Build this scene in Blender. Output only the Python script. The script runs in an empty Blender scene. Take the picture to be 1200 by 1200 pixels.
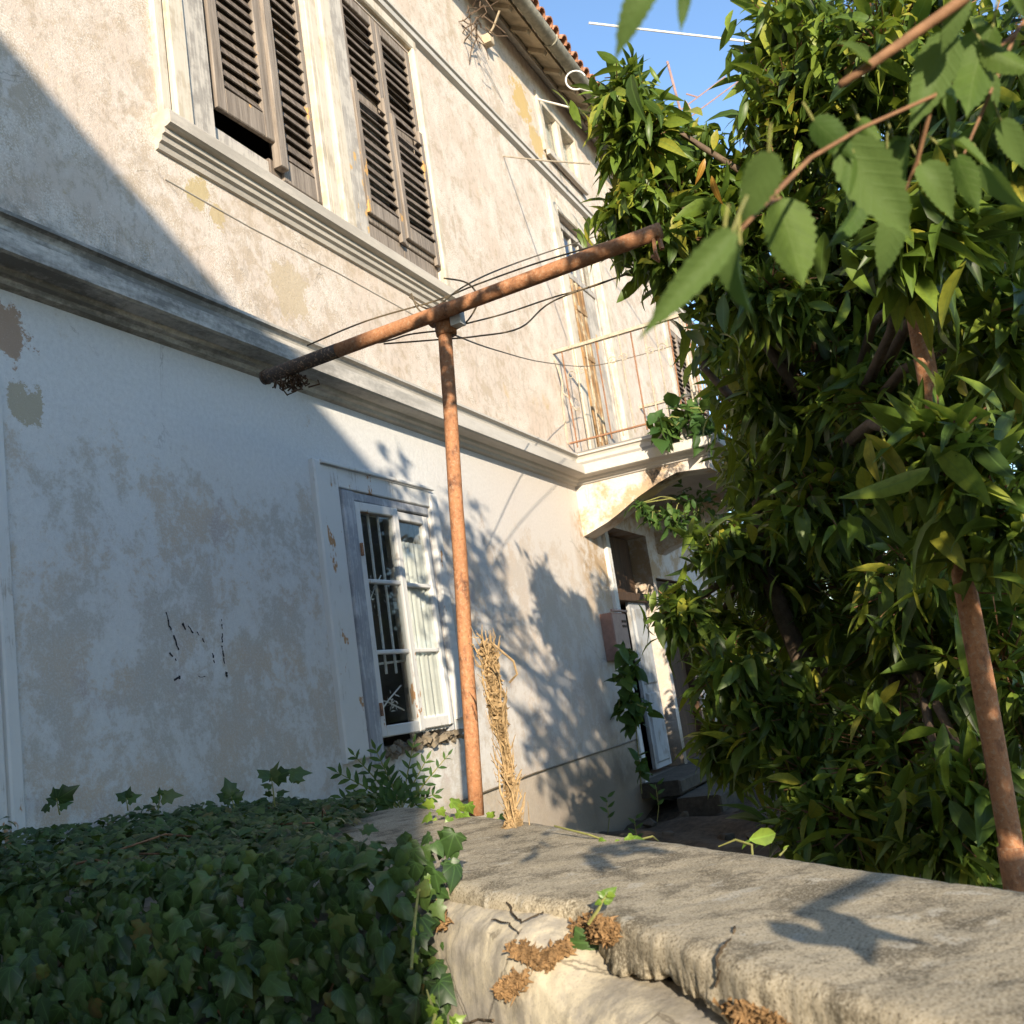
import bpy, math, random
import numpy as np
from mathutils import Vector, Matrix

R = math.radians
random.seed(7)
rng = np.random.default_rng(11)
S = bpy.context.scene
COL = S.collection

# ------------------------------------------------------------------ camera
CAM = np.array([0.0, -3.5, 0.0])
MR = np.array([[0.42300973, 0.10500242, 0.9000207],
               [-0.894392, 0.2077082, 0.39613162],
               [-0.1453469, -0.97253884, 0.18177591]])
cam_d = bpy.data.cameras.new("camera")
cam = bpy.data.objects.new("camera", cam_d)
COL.objects.link(cam)
cm = Matrix.Identity(4)
for i in range(3):
    cm[i][0] = MR[i, 0]; cm[i][1] = -MR[i, 1]; cm[i][2] = -MR[i, 2]; cm[i][3] = CAM[i]
cam.matrix_world = cm
cam_d.sensor_width = 36; cam_d.lens = 36
cam_d.clip_start = 0.02; cam_d.clip_end = 3000
cam_d.dof.use_dof = True
cam_d.dof.focus_distance = 4.5
cam_d.dof.aperture_fstop = 8
S.camera = cam

# ------------------------------------------------------------------ light
TOSUN = Vector((-1.0, -0.58, 0.36)).normalized()
SUN_EL = math.asin(TOSUN.z)
SUN_ROT = math.atan2(TOSUN.x, TOSUN.y)
W = bpy.data.worlds.new("World"); S.world = W; W.use_nodes = True
wt = W.node_tree; wt.nodes.clear()
wo = wt.nodes.new("ShaderNodeOutputWorld"); bg = wt.nodes.new("ShaderNodeBackground")
sky = wt.nodes.new("ShaderNodeTexSky"); sky.sky_type = 'NISHITA'; sky.sun_disc = False
sky.sun_elevation = SUN_EL; sky.sun_rotation = SUN_ROT
sky.air_density = 1.0; sky.dust_density = 0.15; sky.ozone_density = 2.8
bg.inputs['Strength'].default_value = 0.15
wt.links.new(sky.outputs[0], bg.inputs[0]); wt.links.new(bg.outputs[0], wo.inputs[0])
sl = bpy.data.lights.new("sun", 'SUN'); sl.energy = 4.0; sl.angle = R(0.5); sl.color = (1.0, 0.87, 0.68)
so = bpy.data.objects.new("sun", sl); COL.objects.link(so)
so.location = TOSUN * 60
so.rotation_euler = (-TOSUN).to_track_quat('-Z', 'Y').to_euler()
S.view_settings.view_transform = 'Standard'; S.view_settings.look = 'None'
S.view_settings.gamma = 1; S.view_settings.use_curve_mapping = False
S.view_settings.exposure = 1.12

# ------------------------------------------------------------------ helpers
def at(px, py, z):
    """world point seen at photo pixel (1200 grid) at depth z"""
    return CAM + MR @ np.array([px - 600.0, py - 600.0, 1200.0]) * (z / 1200.0)

def project(P):
    Q = (np.asarray(P) - CAM) @ MR
    z = Q[..., 2]
    return 600 + 1200 * Q[..., 0] / z, 600 + 1200 * Q[..., 1] / z, z

class MB:
    def __init__(s): s.v = []; s.f = []
    def add(s, vs, fs):
        n = len(s.v); s.v += [tuple(map(float, p)) for p in vs]; s.f += [tuple(i + n for i in f) for f in fs]
    def box(s, x0, x1, y0, y1, z0, z1):
        s.add([(x0,y0,z0),(x1,y0,z0),(x1,y1,z0),(x0,y1,z0),(x0,y0,z1),(x1,y0,z1),(x1,y1,z1),(x0,y1,z1)],
              [(0,3,2,1),(4,5,6,7),(0,1,5,4),(1,2,6,5),(2,3,7,6),(3,0,4,7)])
    def bbox(s, x0, x1, y0, y1, z0, z1, b=0.006):
        """box with chamfered front (-Y) edges"""
        s.add([(x0,y1,z0),(x1,y1,z0),(x1,y1,z1),(x0,y1,z1),
               (x0,y0+b,z0),(x1,y0+b,z0),(x1,y0+b,z1),(x0,y0+b,z1),
               (x0+b,y0,z0+b),(x1-b,y0,z0+b),(x1-b,y0,z1-b),(x0+b,y0,z1-b)],
              [(0,1,2,3),(0,4,5,1),(1,5,6,2),(2,6,7,3),(3,7,4,0),
               (4,8,9,5),(5,9,10,6),(6,10,11,7),(7,11,8,4),(8,11,10,9)])
    def obox(s, M, sx, sy, sz):
        vs = [M @ Vector((x*sx/2, y*sy/2, z*sz/2)) for z in (-1,1) for (x,y) in ((-1,-1),(1,-1),(1,1),(-1,1))]
        s.add(vs, [(0,3,2,1),(4,5,6,7),(0,1,5,4),(1,2,6,5),(2,3,7,6),(3,0,4,7)])
    def tube(s, pts, r, n=6, cap=True):
        pts = [Vector(p) for p in pts]; k = len(pts)
        rs = r if isinstance(r, (list, tuple)) else [r] * k
        d = (pts[1] - pts[0]).normalized()
        up = Vector((0,0,1)) if abs(d.z) < 0.9 else Vector((1,0,0))
        a = d.cross(up).normalized(); vs = []; fs = []
        for i, p in enumerate(pts):
            t = (pts[min(i+1,k-1)] - pts[max(i-1,0)]).normalized()
            a = (a - t * a.dot(t)).normalized(); b = t.cross(a)
            for j in range(n):
                q = 2 * math.pi * j / n
                vs.append(p + (a * math.cos(q) + b * math.sin(q)) * rs[i])
        for i in range(k-1):
            for j in range(n):
                j2 = (j+1) % n
                fs.append((i*n+j, i*n+j2, (i+1)*n+j2, (i+1)*n+j))
        if cap:
            fs.append(tuple(range(n-1,-1,-1))); fs.append(tuple((k-1)*n + j for j in range(n)))
        s.add(vs, fs)
    def prism(s, poly, f0, f1):
        """poly of 2d points, f0/f1 map (a,b)->xyz for both ends"""
        n = len(poly)
        vs = [f0(*p) for p in poly] + [f1(*p) for p in poly]
        fs = [(i, (i+1) % n, n + (i+1) % n, n + i) for i in range(n)]
        fs += [tuple(range(n-1,-1,-1)), tuple(range(n, 2*n))]
        s.add(vs, fs)
    def grid(s, P):
        """P[i][j] -> quads"""
        a = len(P); b = len(P[0])
        s.add([P[i][j] for i in range(a) for j in range(b)],
              [(i*b+j, (i+1)*b+j, (i+1)*b+j+1, i*b+j+1) for i in range(a-1) for j in range(b-1)])

def mk(name, mb, mat, parent=None, origin=(0,0,0), smooth=False, mods=None):
    me = bpy.data.meshes.new(name)
    o_ = Vector(origin)
    me.from_pydata([tuple(Vector(v) - o_) for v in mb.v], [], mb.f)
    me.materials.append(mat)
    if smooth:
        me.shade_smooth()
    me.update()
    ob = bpy.data.objects.new(name, me); COL.objects.link(ob)
    if parent is not None:
        ob.parent = parent
        ob.location = o_ - world_origin(parent)
    else:
        ob.location = o_
    return ob

def world_origin(o):
    p = Vector((0,0,0))
    while o is not None:
        p += o.location; o = o.parent
    return p

def tag(o, label=None, cat=None, group=None, kind=None):
    if label: o['label'] = label
    if cat: o['category'] = cat
    if group: o['group'] = group
    if kind: o['kind'] = kind
    return o

def thing(name, label, cat, loc=(0,0,0), group=None):
    o = bpy.data.objects.new(name, None); COL.objects.link(o); o.location = loc
    o.empty_display_size = 0.1
    return tag(o, label, cat, group)

def place(name, me, parent, M):
    """object sharing mesh data, at world matrix M, under a parent"""
    o = bpy.data.objects.new(name, me); COL.objects.link(o); o.parent = parent
    o.matrix_basis = Matrix.Translation(-world_origin(parent)) @ M
    return o

# ------------------------------------------------------------------ materials
class NT:
    def __init__(s, name):
        s.m = bpy.data.materials.new(name); s.m.use_nodes = True
        s.t = s.m.node_tree; s.t.nodes.clear()
        s.out = s.n("ShaderNodeOutputMaterial")
        s._pos = None
    def n(s, typ, **kw):
        nd = s.t.nodes.new(typ)
        for k, v in kw.items(): setattr(nd, k, v)
        return nd
    def set(s, sock, v):
        if isinstance(v, bpy.types.NodeSocket): s.t.links.new(v, sock)
        elif v is not None:
            if isinstance(v, (tuple, list)) and len(v) == 3 and sock.type == 'RGBA': v = (*v, 1)
            sock.default_value = v
    def pos(s):
        if s._pos is None: s._pos = s.n("ShaderNodeNewGeometry").outputs['Position']
        return s._pos
    def obj(s): return s.n("ShaderNodeTexCoord").outputs['Object']
    def scaled(s, v, sc, off=(0,0,0)):
        mp = s.n("ShaderNodeMapping"); s.set(mp.inputs[0], v)
        mp.inputs['Scale'].default_value = sc; mp.inputs['Location'].default_value = off
        return mp.outputs[0]
    def noise(s, v, scale, detail=4, rough=0.55, dist=0.0):
        nd = s.n("ShaderNodeTexNoise"); s.set(nd.inputs['Vector'], v)
        nd.inputs['Scale'].default_value = scale; nd.inputs['Detail'].default_value = detail
        nd.inputs['Roughness'].default_value = rough; nd.inputs['Distortion'].default_value = dist
        return nd.outputs['Fac']
    def vor(s, v, scale, feature='F1', out='Distance'):
        nd = s.n("ShaderNodeTexVoronoi", feature=feature); s.set(nd.inputs['Vector'], v)
        nd.inputs['Scale'].default_value = scale
        return nd.outputs[out]
    def math(s, op, a, b=None, c=None, clamp=False):
        nd = s.n("ShaderNodeMath", operation=op); nd.use_clamp = clamp
        s.set(nd.inputs[0], a)
        if b is not None: s.set(nd.inputs[1], b)
        if c is not None: s.set(nd.inputs[2], c)
        return nd.outputs[0]
    def ramp(s, f, a, b):
        nd = s.n("ShaderNodeMapRange"); nd.clamp = True
        s.set(nd.inputs[0], f); nd.inputs[1].default_value = a; nd.inputs[2].default_value = b
        return nd.outputs[0]
    def mix(s, f, a, b, mode='MIX'):
        nd = s.n("ShaderNodeMix", data_type='RGBA', blend_type=mode); nd.clamp_factor = True
        s.set(nd.inputs[0], f); s.set(nd.inputs[6], a); s.set(nd.inputs[7], b)
        return nd.outputs[2]
    def cramp(s, f, stops):
        nd = s.n("ShaderNodeValToRGB"); s.set(nd.inputs[0], f)
        el = nd.color_ramp.elements
        while len(el) < len(stops): el.new(0.5)
        for e, (p, c) in zip(el, stops): e.position = p; e.color = (*c, 1)
        return nd.outputs[0]
    def sep(s, v):
        nd = s.n("ShaderNodeSeparateXYZ"); s.set(nd.inputs[0], v); return nd.outputs
    def spot(s, c, r):
        d = s.n("ShaderNodeVectorMath", operation='DISTANCE'); s.set(d.inputs[0], s.pos()); d.inputs[1].default_value = c
        return s.math('DIVIDE', d.outputs['Value'], r)
    def bump(s, h, strength=0.5, dist=0.01, prev=None):
        nd = s.n("ShaderNodeBump"); s.set(nd.inputs['Height'], h)
        nd.inputs['Strength'].default_value = strength; nd.inputs['Distance'].default_value = dist
        if prev is not None: s.set(nd.inputs['Normal'], prev)
        return nd.outputs[0]
    def bsdf(s, col, rough=0.85, normal=None, spec=0.3, metal=0.0):
        b = s.n("ShaderNodeBsdfPrincipled"); s.set(b.inputs['Base Color'], col); s.set(b.inputs['Roughness'], rough)
        b.inputs['Specular IOR Level'].default_value = spec; b.inputs['Metallic'].default_value = metal
        if normal is not None: s.set(b.inputs['Normal'], normal)
        return b.outputs[0]
    def done(s, sh):
        s.t.links.new(sh, s.out.inputs[0]); return s.m

def facade_mat(name, side=False):
    m = NT(name); P = m.pos(); x, y, z = m.sep(P)
    big = m.noise(P, 0.9, 8, 0.62, 0.3)
    med = m.noise(m.scaled(P, (1,1,0.75), (3.1,7,1.3)), 2.6, 10, 0.68, 0.25)
    fine = m.noise(P, 38, 6, 0.7)
    grain = m.noise(P, 170, 3, 0.6)
    streak = m.noise(m.scaled(P, (7,7,0.55)), 1.0, 7, 0.65)
    low = m.ramp(z, 2.25, 2.05); vfine = m.noise(P, 95, 6, 0.75)
    # upper storey : cream-pink limewash over tan plaster
    upc = m.mix(m.ramp(big, 0.42, 0.62), (0.60,0.49,0.395), (0.67,0.585,0.505))
    tanm = m.math('ADD', med, m.math('MULTIPLY', m.math('SUBTRACT', fine, 0.5), 0.32))
    upc = m.mix(m.math('MULTIPLY', m.ramp(tanm, 0.53, 0.61), 0.62), upc, (0.50,0.385,0.26))
    mott = m.math('ADD', m.noise(P, 6.5, 10, 0.76, 0.3), m.math('MULTIPLY', m.math('SUBTRACT', big, 0.5), 0.45))
    upc = m.mix(m.math('MULTIPLY', m.ramp(mott, 0.49, 0.58), 0.72), upc, (0.46,0.36,0.255))
    upc = m.mix(m.math('MULTIPLY', m.ramp(m.noise(m.scaled(P,(1,1,0.6),(8,3,1)), 17, 9, 0.74), 0.52, 0.59), 0.55), upc, (0.41,0.335,0.26))
    fleck = m.math('ADD', vfine, m.math('MULTIPLY', m.math('SUBTRACT', med, 0.5), 0.9))
    upc = m.mix(m.math('MULTIPLY', m.ramp(fleck, 0.52, 0.57), 0.75), upc, (0.76,0.69,0.61))
    upc = m.mix(m.math('MULTIPLY', m.ramp(m.math('ADD', streak, m.math('MULTIPLY', m.math('SUBTRACT', fine, 0.5), 0.5)), 0.58, 0.68), 0.45), upc, (0.72,0.65,0.56))
    upc = m.mix(m.math('MULTIPLY', m.ramp(m.noise(m.scaled(P,(1,1,1),(11,2,5)), 1.7, 9, 0.7), 0.60, 0.68), 0.5), upc, (0.55,0.38,0.17))
    # lower storey : whitewash worn to beige and grey
    wear = m.math('ADD', med, m.math('MULTIPLY', m.math('SUBTRACT', fine, 0.5), 0.5)); wear = m.math('ADD', wear, m.math('MULTIPLY', m.math('SUBTRACT', m.noise(P, 9, 9, 0.75, 0.3), 0.5), 0.75))
    topclean = m.ramp(m.math('ADD', z, m.math('MULTIPLY', m.math('SUBTRACT', big, 0.5), 0.9)), 1.25, 1.62)
    wmask = m.ramp(m.math('SUBTRACT', wear, m.math('MULTIPLY', topclean, 0.22)), 0.435, 0.555)
    lowc = m.mix(m.ramp(fine, 0.35, 0.65), (0.61,0.60,0.58), (0.70,0.69,0.665))
    worn = m.mix(m.ramp(m.noise(m.scaled(P,(1,1,1),(5,1,9)), 1.9, 8, 0.65), 0.42, 0.60), (0.44,0.395,0.33), (0.53,0.395,0.26))
    worn = m.mix(m.ramp(m.noise(m.scaled(P,(1,1,1),(2,4,6)), 3.3, 6, 0.6), 0.58, 0.66), worn, (0.42,0.325,0.28))
    worn = m.mix(m.math('MULTIPLY', m.ramp(vfine, 0.50, 0.58), 0.7), worn, (0.56,0.56,0.56))
    lowc = m.mix(m.math('MULTIPLY', wmask, 0.70), lowc, worn)
    lowc = m.mix(m.math('MULTIPLY', m.ramp(m.math('ADD', z, m.math('MULTIPLY', big, 0.7)), 0.05, -0.75), 0.55), lowc, (0.34,0.28,0.20))
    # plinth below the groove is raw and mossy
    lowc = m.mix(m.math('MULTIPLY', m.ramp(z, -0.55, -0.60), 0.6), lowc, m.mix(m.ramp(fine,0.4,0.6), (0.30,0.25,0.18), (0.46,0.38,0.27)))
    lowc = m.mix(m.math('MULTIPLY', m.ramp(x, 6.2, 8.0), 0.45), lowc, (0.58,0.47,0.38))
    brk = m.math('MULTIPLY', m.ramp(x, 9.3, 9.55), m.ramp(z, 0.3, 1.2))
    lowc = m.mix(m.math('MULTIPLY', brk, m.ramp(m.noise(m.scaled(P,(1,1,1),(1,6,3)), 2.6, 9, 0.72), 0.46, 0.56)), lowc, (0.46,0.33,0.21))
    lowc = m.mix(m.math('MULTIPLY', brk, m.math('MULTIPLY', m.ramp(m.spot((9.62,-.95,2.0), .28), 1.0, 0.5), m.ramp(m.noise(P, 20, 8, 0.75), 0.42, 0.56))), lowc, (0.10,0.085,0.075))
    col = m.mix(low, upc, lowc)
    dk = m.math('MULTIPLY', m.ramp(x, 7.2, 8.7), m.ramp(m.math('ADD', z, m.math('MULTIPLY', m.noise(P, 2.5, 8, 0.7), 0.9)), 0.05, -0.35))  # dirt at the wall foot, darkened to paint in the heavy shade there
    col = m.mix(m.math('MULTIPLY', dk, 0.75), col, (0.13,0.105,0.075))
    # fallen plaster patches
    for (c, r, cc) in (((2.93,0,1.85), 0.15, (0.36,0.235,0.15)), ((4.27,0,3.06), 0.12, (0.50,0.39,0.20)), ((4.40,0,2.97), 0.09, (0.52,0.40,0.22)),
                       ((5.05,0,2.74), 0.24, (0.52,0.42,0.29)), ((3.02,0,1.55), 0.10, (0.42,0.36,0.25)), ((9.9,0,6.55), 0.3, (0.55,0.38,0.14)), ((10.2,0,6.2), 0.25, (0.56,0.40,0.17))):
        d = m.spot(c, r)
        d = m.math('ADD', d, m.math('MULTIPLY', m.math('SUBTRACT', m.noise(P, 7, 10, 0.78), 0.5), 3.6))
        mk_ = m.math('MULTIPLY', m.ramp(d, 0.84, 0.78), 0.88)
        col = m.mix(mk_, col, cc)
    # mould under and over the string course and eave
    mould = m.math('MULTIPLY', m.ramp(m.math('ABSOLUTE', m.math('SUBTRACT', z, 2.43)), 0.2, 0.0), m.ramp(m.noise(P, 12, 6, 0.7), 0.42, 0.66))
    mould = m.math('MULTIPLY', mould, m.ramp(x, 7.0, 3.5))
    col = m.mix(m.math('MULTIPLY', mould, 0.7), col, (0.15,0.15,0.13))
    mould2 = m.math('MULTIPLY', m.ramp(z, 5.9, 6.9), m.ramp(m.noise(m.scaled(P,(2,2,0.5)), 2.4, 6, 0.65), 0.5, 0.66))
    col = m.mix(m.math('MULTIPLY', mould2, 0.4), col, (0.38,0.31,0.20))
    # pitting
    col = m.mix(m.math('MULTIPLY', m.ramp(grain, 0.40, 0.28), 0.45), col, (0.22,0.19,0.16))
    col = m.mix(m.math('MULTIPLY', m.ramp(grain, 0.60, 0.72), 0.35), col, (0.78,0.74,0.68))
    # hairline cracks
    cr = m.vor(m.scaled(P, (1,1,1)), 1.3, 'DISTANCE_TO_EDGE')
    cr2 = m.math('ADD', cr, m.math('MULTIPLY', m.math('SUBTRACT', med, 0.5), 0.25))
    crm = m.math('MULTIPLY', m.ramp(m.math('ABSOLUTE', cr2), 0.004, 0.0015), m.ramp(big, 0.56, 0.62))
    col = m.mix(m.math('MULTIPLY', crm, 0.3), col, (0.2,0.17,0.14))
    h = m.math('ADD', m.math('MULTIPLY', fine, 0.7), m.math('MULTIPLY', grain, 0.42))
    h = m.math('ADD', h, m.math('MULTIPLY', med, 1.2))
    h = m.math('SUBTRACT', h, m.math('MULTIPLY', wmask, m.math('MULTIPLY', low, 0.25)))
    h = m.math('SUBTRACT', h, m.math('MULTIPLY', crm, 0.6))
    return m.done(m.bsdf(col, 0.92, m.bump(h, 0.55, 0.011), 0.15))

def stone_trim(name, base=(0.58,0.54,0.48), dirt=0.8):
    m = NT(name); P = m.pos(); x, y, z = m.sep(P)
    nrm = m.sep(m.n("ShaderNodeNewGeometry").outputs['Normal'])
    f = m.noise(P, 30, 7, 0.7); g = m.noise(P, 140, 3, 0.6)
    a = m.noise(m.scaled(P,(0.6,2,3)), 2.2, 9, 0.7)
    col = m.mix(m.ramp(a, 0.4, 0.62), base, tuple(c*0.86 for c in base))
    d = m.math('MULTIPLY', m.ramp(m.math('ADD', a, m.math('MULTIPLY', f, 0.35)), 0.56, 0.76), m.ramp(x, 7.5, 4.0))
    up = m.ramp(nrm[2], 0.05, 0.6)
    d = m.math('MAXIMUM', d, m.math('MULTIPLY', up, 0.75))
    col = m.mix(m.math('MULTIPLY', d, dirt), col, (0.13,0.125,0.11))
    col = m.mix(m.math('MULTIPLY', m.ramp(g, 0.4, 0.28), 0.4), col, (0.24,0.21,0.18))
    h = m.math('ADD', m.math('MULTIPLY', f, 0.6), m.math('MULTIPLY', g, 0.3))
    return m.done(m.bsdf(col, 0.9, m.bump(h, 0.45, 0.008), 0.15))

def wood(name, c1, c2, paint=None, amount=0.5, flake=None):
    m = NT(name); P = m.pos()
    gr = m.noise(m.scaled(P, (38,38,2.2)), 1.0, 6, 0.7)
    gr2 = m.noise(m.scaled(P, (90,90,5)), 1.0, 4, 0.6)
    blot = m.noise(P, 5, 6, 0.65)
    oi = m.n("ShaderNodeObjectInfo").outputs['Random']
    col = m.mix(m.ramp(gr, 0.36, 0.64), c1, c2)
    col = m.mix(m.math('MULTIPLY', m.math('SUBTRACT', oi, 0.5), 0.5, clamp=True), col, tuple(c*0.55 for c in c1))
    if paint:
        k = m.math('ADD', m.math('MULTIPLY', gr, 0.5), m.math('MULTIPLY', blot, 0.5))
        col = m.mix(m.ramp(k, amount+0.04, amount-0.03), col, m.mix(blot, paint, tuple(c*0.85 for c in paint)))
    if flake:
        fk = m.ramp(m.math('ADD', m.noise(m.scaled(P,(1,1,0.5),(4,4,4)), 4.2, 5, 0.65), m.math('MULTIPLY', gr, 0.12)), 0.70, 0.715)
        col = m.mix(fk, col, flake)
    h = m.math('ADD', m.math('MULTIPLY', gr, 0.7), m.math('MULTIPLY', gr2, 0.4))
    return m.done(m.bsdf(col, 0.8, m.bump(h, 0.6, 0.006), 0.2))

def rust(name, base=(0.37,0.17,0.08), dark=(0.11,0.052,0.034), k=0.53):
    m = NT(name); P = m.pos()
    a = m.noise(P, 9, 8, 0.7); b = m.noise(P, 70, 5, 0.65); c = m.noise(m.scaled(P,(1,1,0.4)), 22, 5, 0.6)
    col = m.mix(m.ramp(a, 0.42, 0.62), base, tuple(x*1.25 for x in base))
    col = m.mix(m.ramp(m.math('ADD', m.math('MULTIPLY', a, 0.5), m.math('MULTIPLY', c, 0.5)), k, k+0.1), col, dark)
    col = m.mix(m.math('MULTIPLY', m.ramp(b, 0.54, 0.62), 0.6), col, (0.45,0.29,0.18))
    col = m.mix(m.math('MULTIPLY', m.ramp(b, 0.44, 0.36), 0.5), col, (0.16,0.07,0.04))
    return m.done(m.bsdf(col, 0.75, m.bump(m.math('ADD', b, a), 0.7, 0.005), 0.3))

def leaf_mat(name, stops, trans=(0.22,0.30,0.03), tw=0.28, rough=0.38, spec=0.45, veins=False, back=None):
    m = NT(name)
    g = m.n("ShaderNodeNewGeometry"); oi = m.n("ShaderNodeObjectInfo").outputs['Random']
    r = m.math('FRACT', m.math('ADD', g.outputs['Random Per Island'], oi))
    col = m.cramp(r, stops)
    nz = m.noise(m.pos(), 60, 4, 0.6)
    col = m.mix(m.math('MULTIPLY', m.ramp(nz, 0.45, 0.7), 0.35), col, tuple(c*0.55 for c in stops[1][1]))
    nrm = None
    uvn = m.n("ShaderNodeUVMap"); x, y, z = m.sep(uvn.outputs[0]); ay = m.math('ABSOLUTE', y)
    if veins == 'broad':
        w = m.math('SINE', m.math('MULTIPLY', m.math('SUBTRACT', x, m.math('MULTIPLY', ay, 1.1)), 46))
        vm = m.math('MAXIMUM', m.ramp(w, 0.93, 1.0), m.ramp(ay, 0.012, 0.005))
        col = m.mix(m.math('MULTIPLY', vm, 0.28), col, (0.18,0.24,0.09))
        nrm = m.bump(m.math('ADD', m.math('MULTIPLY', m.ramp(w, 0.6, 1.0), -0.5), m.noise(uvn.outputs[0], 25, 4)), 0.22, 0.003)
    elif veins == 'palm':
        d2 = m.math('ABSOLUTE', m.math('SUBTRACT', m.math('MULTIPLY', ay, 0.72), m.math('MULTIPLY', x, 0.69)))
        d3 = m.math('ABSOLUTE', m.math('SUBTRACT', m.math('MULTIPLY', ay, 0.2), m.math('MULTIPLY', x, 0.98)))
        vm = m.ramp(m.math('MINIMUM', ay, m.math('MINIMUM', d2, d3)), 0.022, 0.007)
        col = m.mix(m.math('MULTIPLY', vm, 0.5), col, tuple(min(1, c*2.2) for c in stops[1][1]))
    elif veins == 'mid':
        col = m.mix(m.math('MULTIPLY', m.ramp(ay, 0.014, 0.006), 0.45), col, tuple(min(1, c*2.0+.02) for c in stops[1][1]))
    if back:
        col = m.mix(g.outputs['Backfacing'], col, back)
    b = m.bsdf(col, rough, nrm, spec)
    t = m.n("ShaderNodeBsdfTranslucent"); m.set(t.inputs[0], m.mix(0.5, col, trans))
    mx = m.n("ShaderNodeMixShader"); mx.inputs[0].default_value = tw
    m.t.links.new(b, mx.inputs[1]); m.t.links.new(t.outputs[0], mx.inputs[2])
    return m.done(mx.outputs[0])

def plain(name, col, rough=0.8, scale=25, var=0.25, bump=0.3, spec=0.2, metal=0.0):
    m = NT(name); P = m.pos(); a = m.noise(P, scale, 6, 0.65); b = m.noise(P, scale*0.2, 5, 0.6)
    k = m.math('ADD', m.math('MULTIPLY', a, 0.6), m.math('MULTIPLY', b, 0.4))
    c = m.mix(m.ramp(k, 0.35, 0.65), tuple(x*(1-var) for x in col), tuple(min(1,x*(1+var)) for x in col))
    return m.done(m.bsdf(c, rough, m.bump(a, bump, 0.006), spec, metal))

def wall_top_mat(name):
    m = NT(name); P = m.pos()
    a = m.noise(P, 2.2, 9, 0.7, 0.4); b = m.noise(m.scaled(P,(1,1,1),(4,2,1)), 7, 8, 0.7); f = m.noise(P, 55, 6, 0.72); g = m.noise(P, 210, 3, 0.6)
    col = m.mix(m.ramp(a, 0.38, 0.62), (0.37,0.315,0.225), (0.50,0.43,0.315))
    col = m.mix(m.math('MULTIPLY', m.ramp(m.math('ADD', b, m.math('MULTIPLY', f, 0.3)), 0.64, 0.74), 0.7), col, (0.11,0.093,0.065))
    col = m.mix(m.math('MULTIPLY', m.ramp(m.noise(m.scaled(P,(1,1,1),(9,9,2)), 14, 6, 0.6), 0.61, 0.65), 0.8), col, (0.50,0.46,0.38))
    col = m.mix(m.math('MULTIPLY', m.ramp(g, 0.46, 0.36), 0.75), col, (0.10,0.082,0.055))
    col = m.mix(m.math('MULTIPLY', m.ramp(g, 0.54, 0.62), 0.7), col, (0.56,0.50,0.39))
    col = m.mix(m.math('MULTIPLY', m.ramp(f, 0.58, 0.7), 0.35), col, (0.16,0.14,0.08))
    h = m.math('ADD', m.math('ADD', m.math('MULTIPLY', f, 0.6), m.math('MULTIPLY', g, 0.35)), b)
    return m.done(m.bsdf(col, 0.95, m.bump(h, 0.4, 0.006), 0.1))

def wall_face_mat(name):
    m = NT(name); P = m.pos()
    a = m.noise(P, 3.2, 9, 0.68, 0.5); b = m.noise(m.scaled(P,(1,1,1),(4,2,1)), 8, 8, 0.7); f = m.noise(P, 45, 6, 0.7); g = m.noise(P, 180, 3, 0.6)
    col = m.mix(m.ramp(a, 0.44, 0.56), (0.47,0.42,0.35), (0.66,0.575,0.42))
    col = m.mix(m.math('MULTIPLY', m.ramp(b, 0.47, 0.58), 0.75), col, (0.36,0.325,0.275))
    col = m.mix(m.math('MULTIPLY', m.ramp(f, 0.58, 0.7), 0.2), col, (0.28,0.25,0.20))
    col = m.mix(m.math('MULTIPLY', m.ramp(g, 0.42, 0.3), 0.4), col, (0.16,0.13,0.1))
    col = m.mix(m.math('MULTIPLY', m.ramp(m.noise(m.scaled(P,(1,1,1),(7,5,3)), 26, 8, 0.75), 0.53, 0.62), 0.5), col, (0.30,0.265,0.215))
    col = m.mix(m.math('MULTIPLY', m.ramp(m.noise(m.scaled(P,(1,1,1),(1,5,8)), 5, 8, 0.7), 0.55, 0.62), 0.5), col, (0.27,0.24,0.19))
    cr = m.vor(m.scaled(P,(1,1,1),(0.3,0.2,0.6)), 3.2, 'DISTANCE_TO_EDGE')
    crm = m.ramp(m.math('ABSOLUTE', m.math('ADD', cr, m.math('MULTIPLY', m.math('SUBTRACT', b, 0.5), 0.2))), 0.012, 0.004)
    col = m.mix(m.math('MULTIPLY', crm, 0.55), col, (0.10,0.08,0.06))
    h = m.math('ADD', m.math('ADD', m.math('MULTIPLY', f, 0.6), m.math('MULTIPLY', g, 0.3)), m.math('SUBTRACT', a, m.math('MULTIPLY', crm, 0.8)))
    return m.done(m.bsdf(col, 0.95, m.bump(h, 0.3, 0.006), 0.1))

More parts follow.
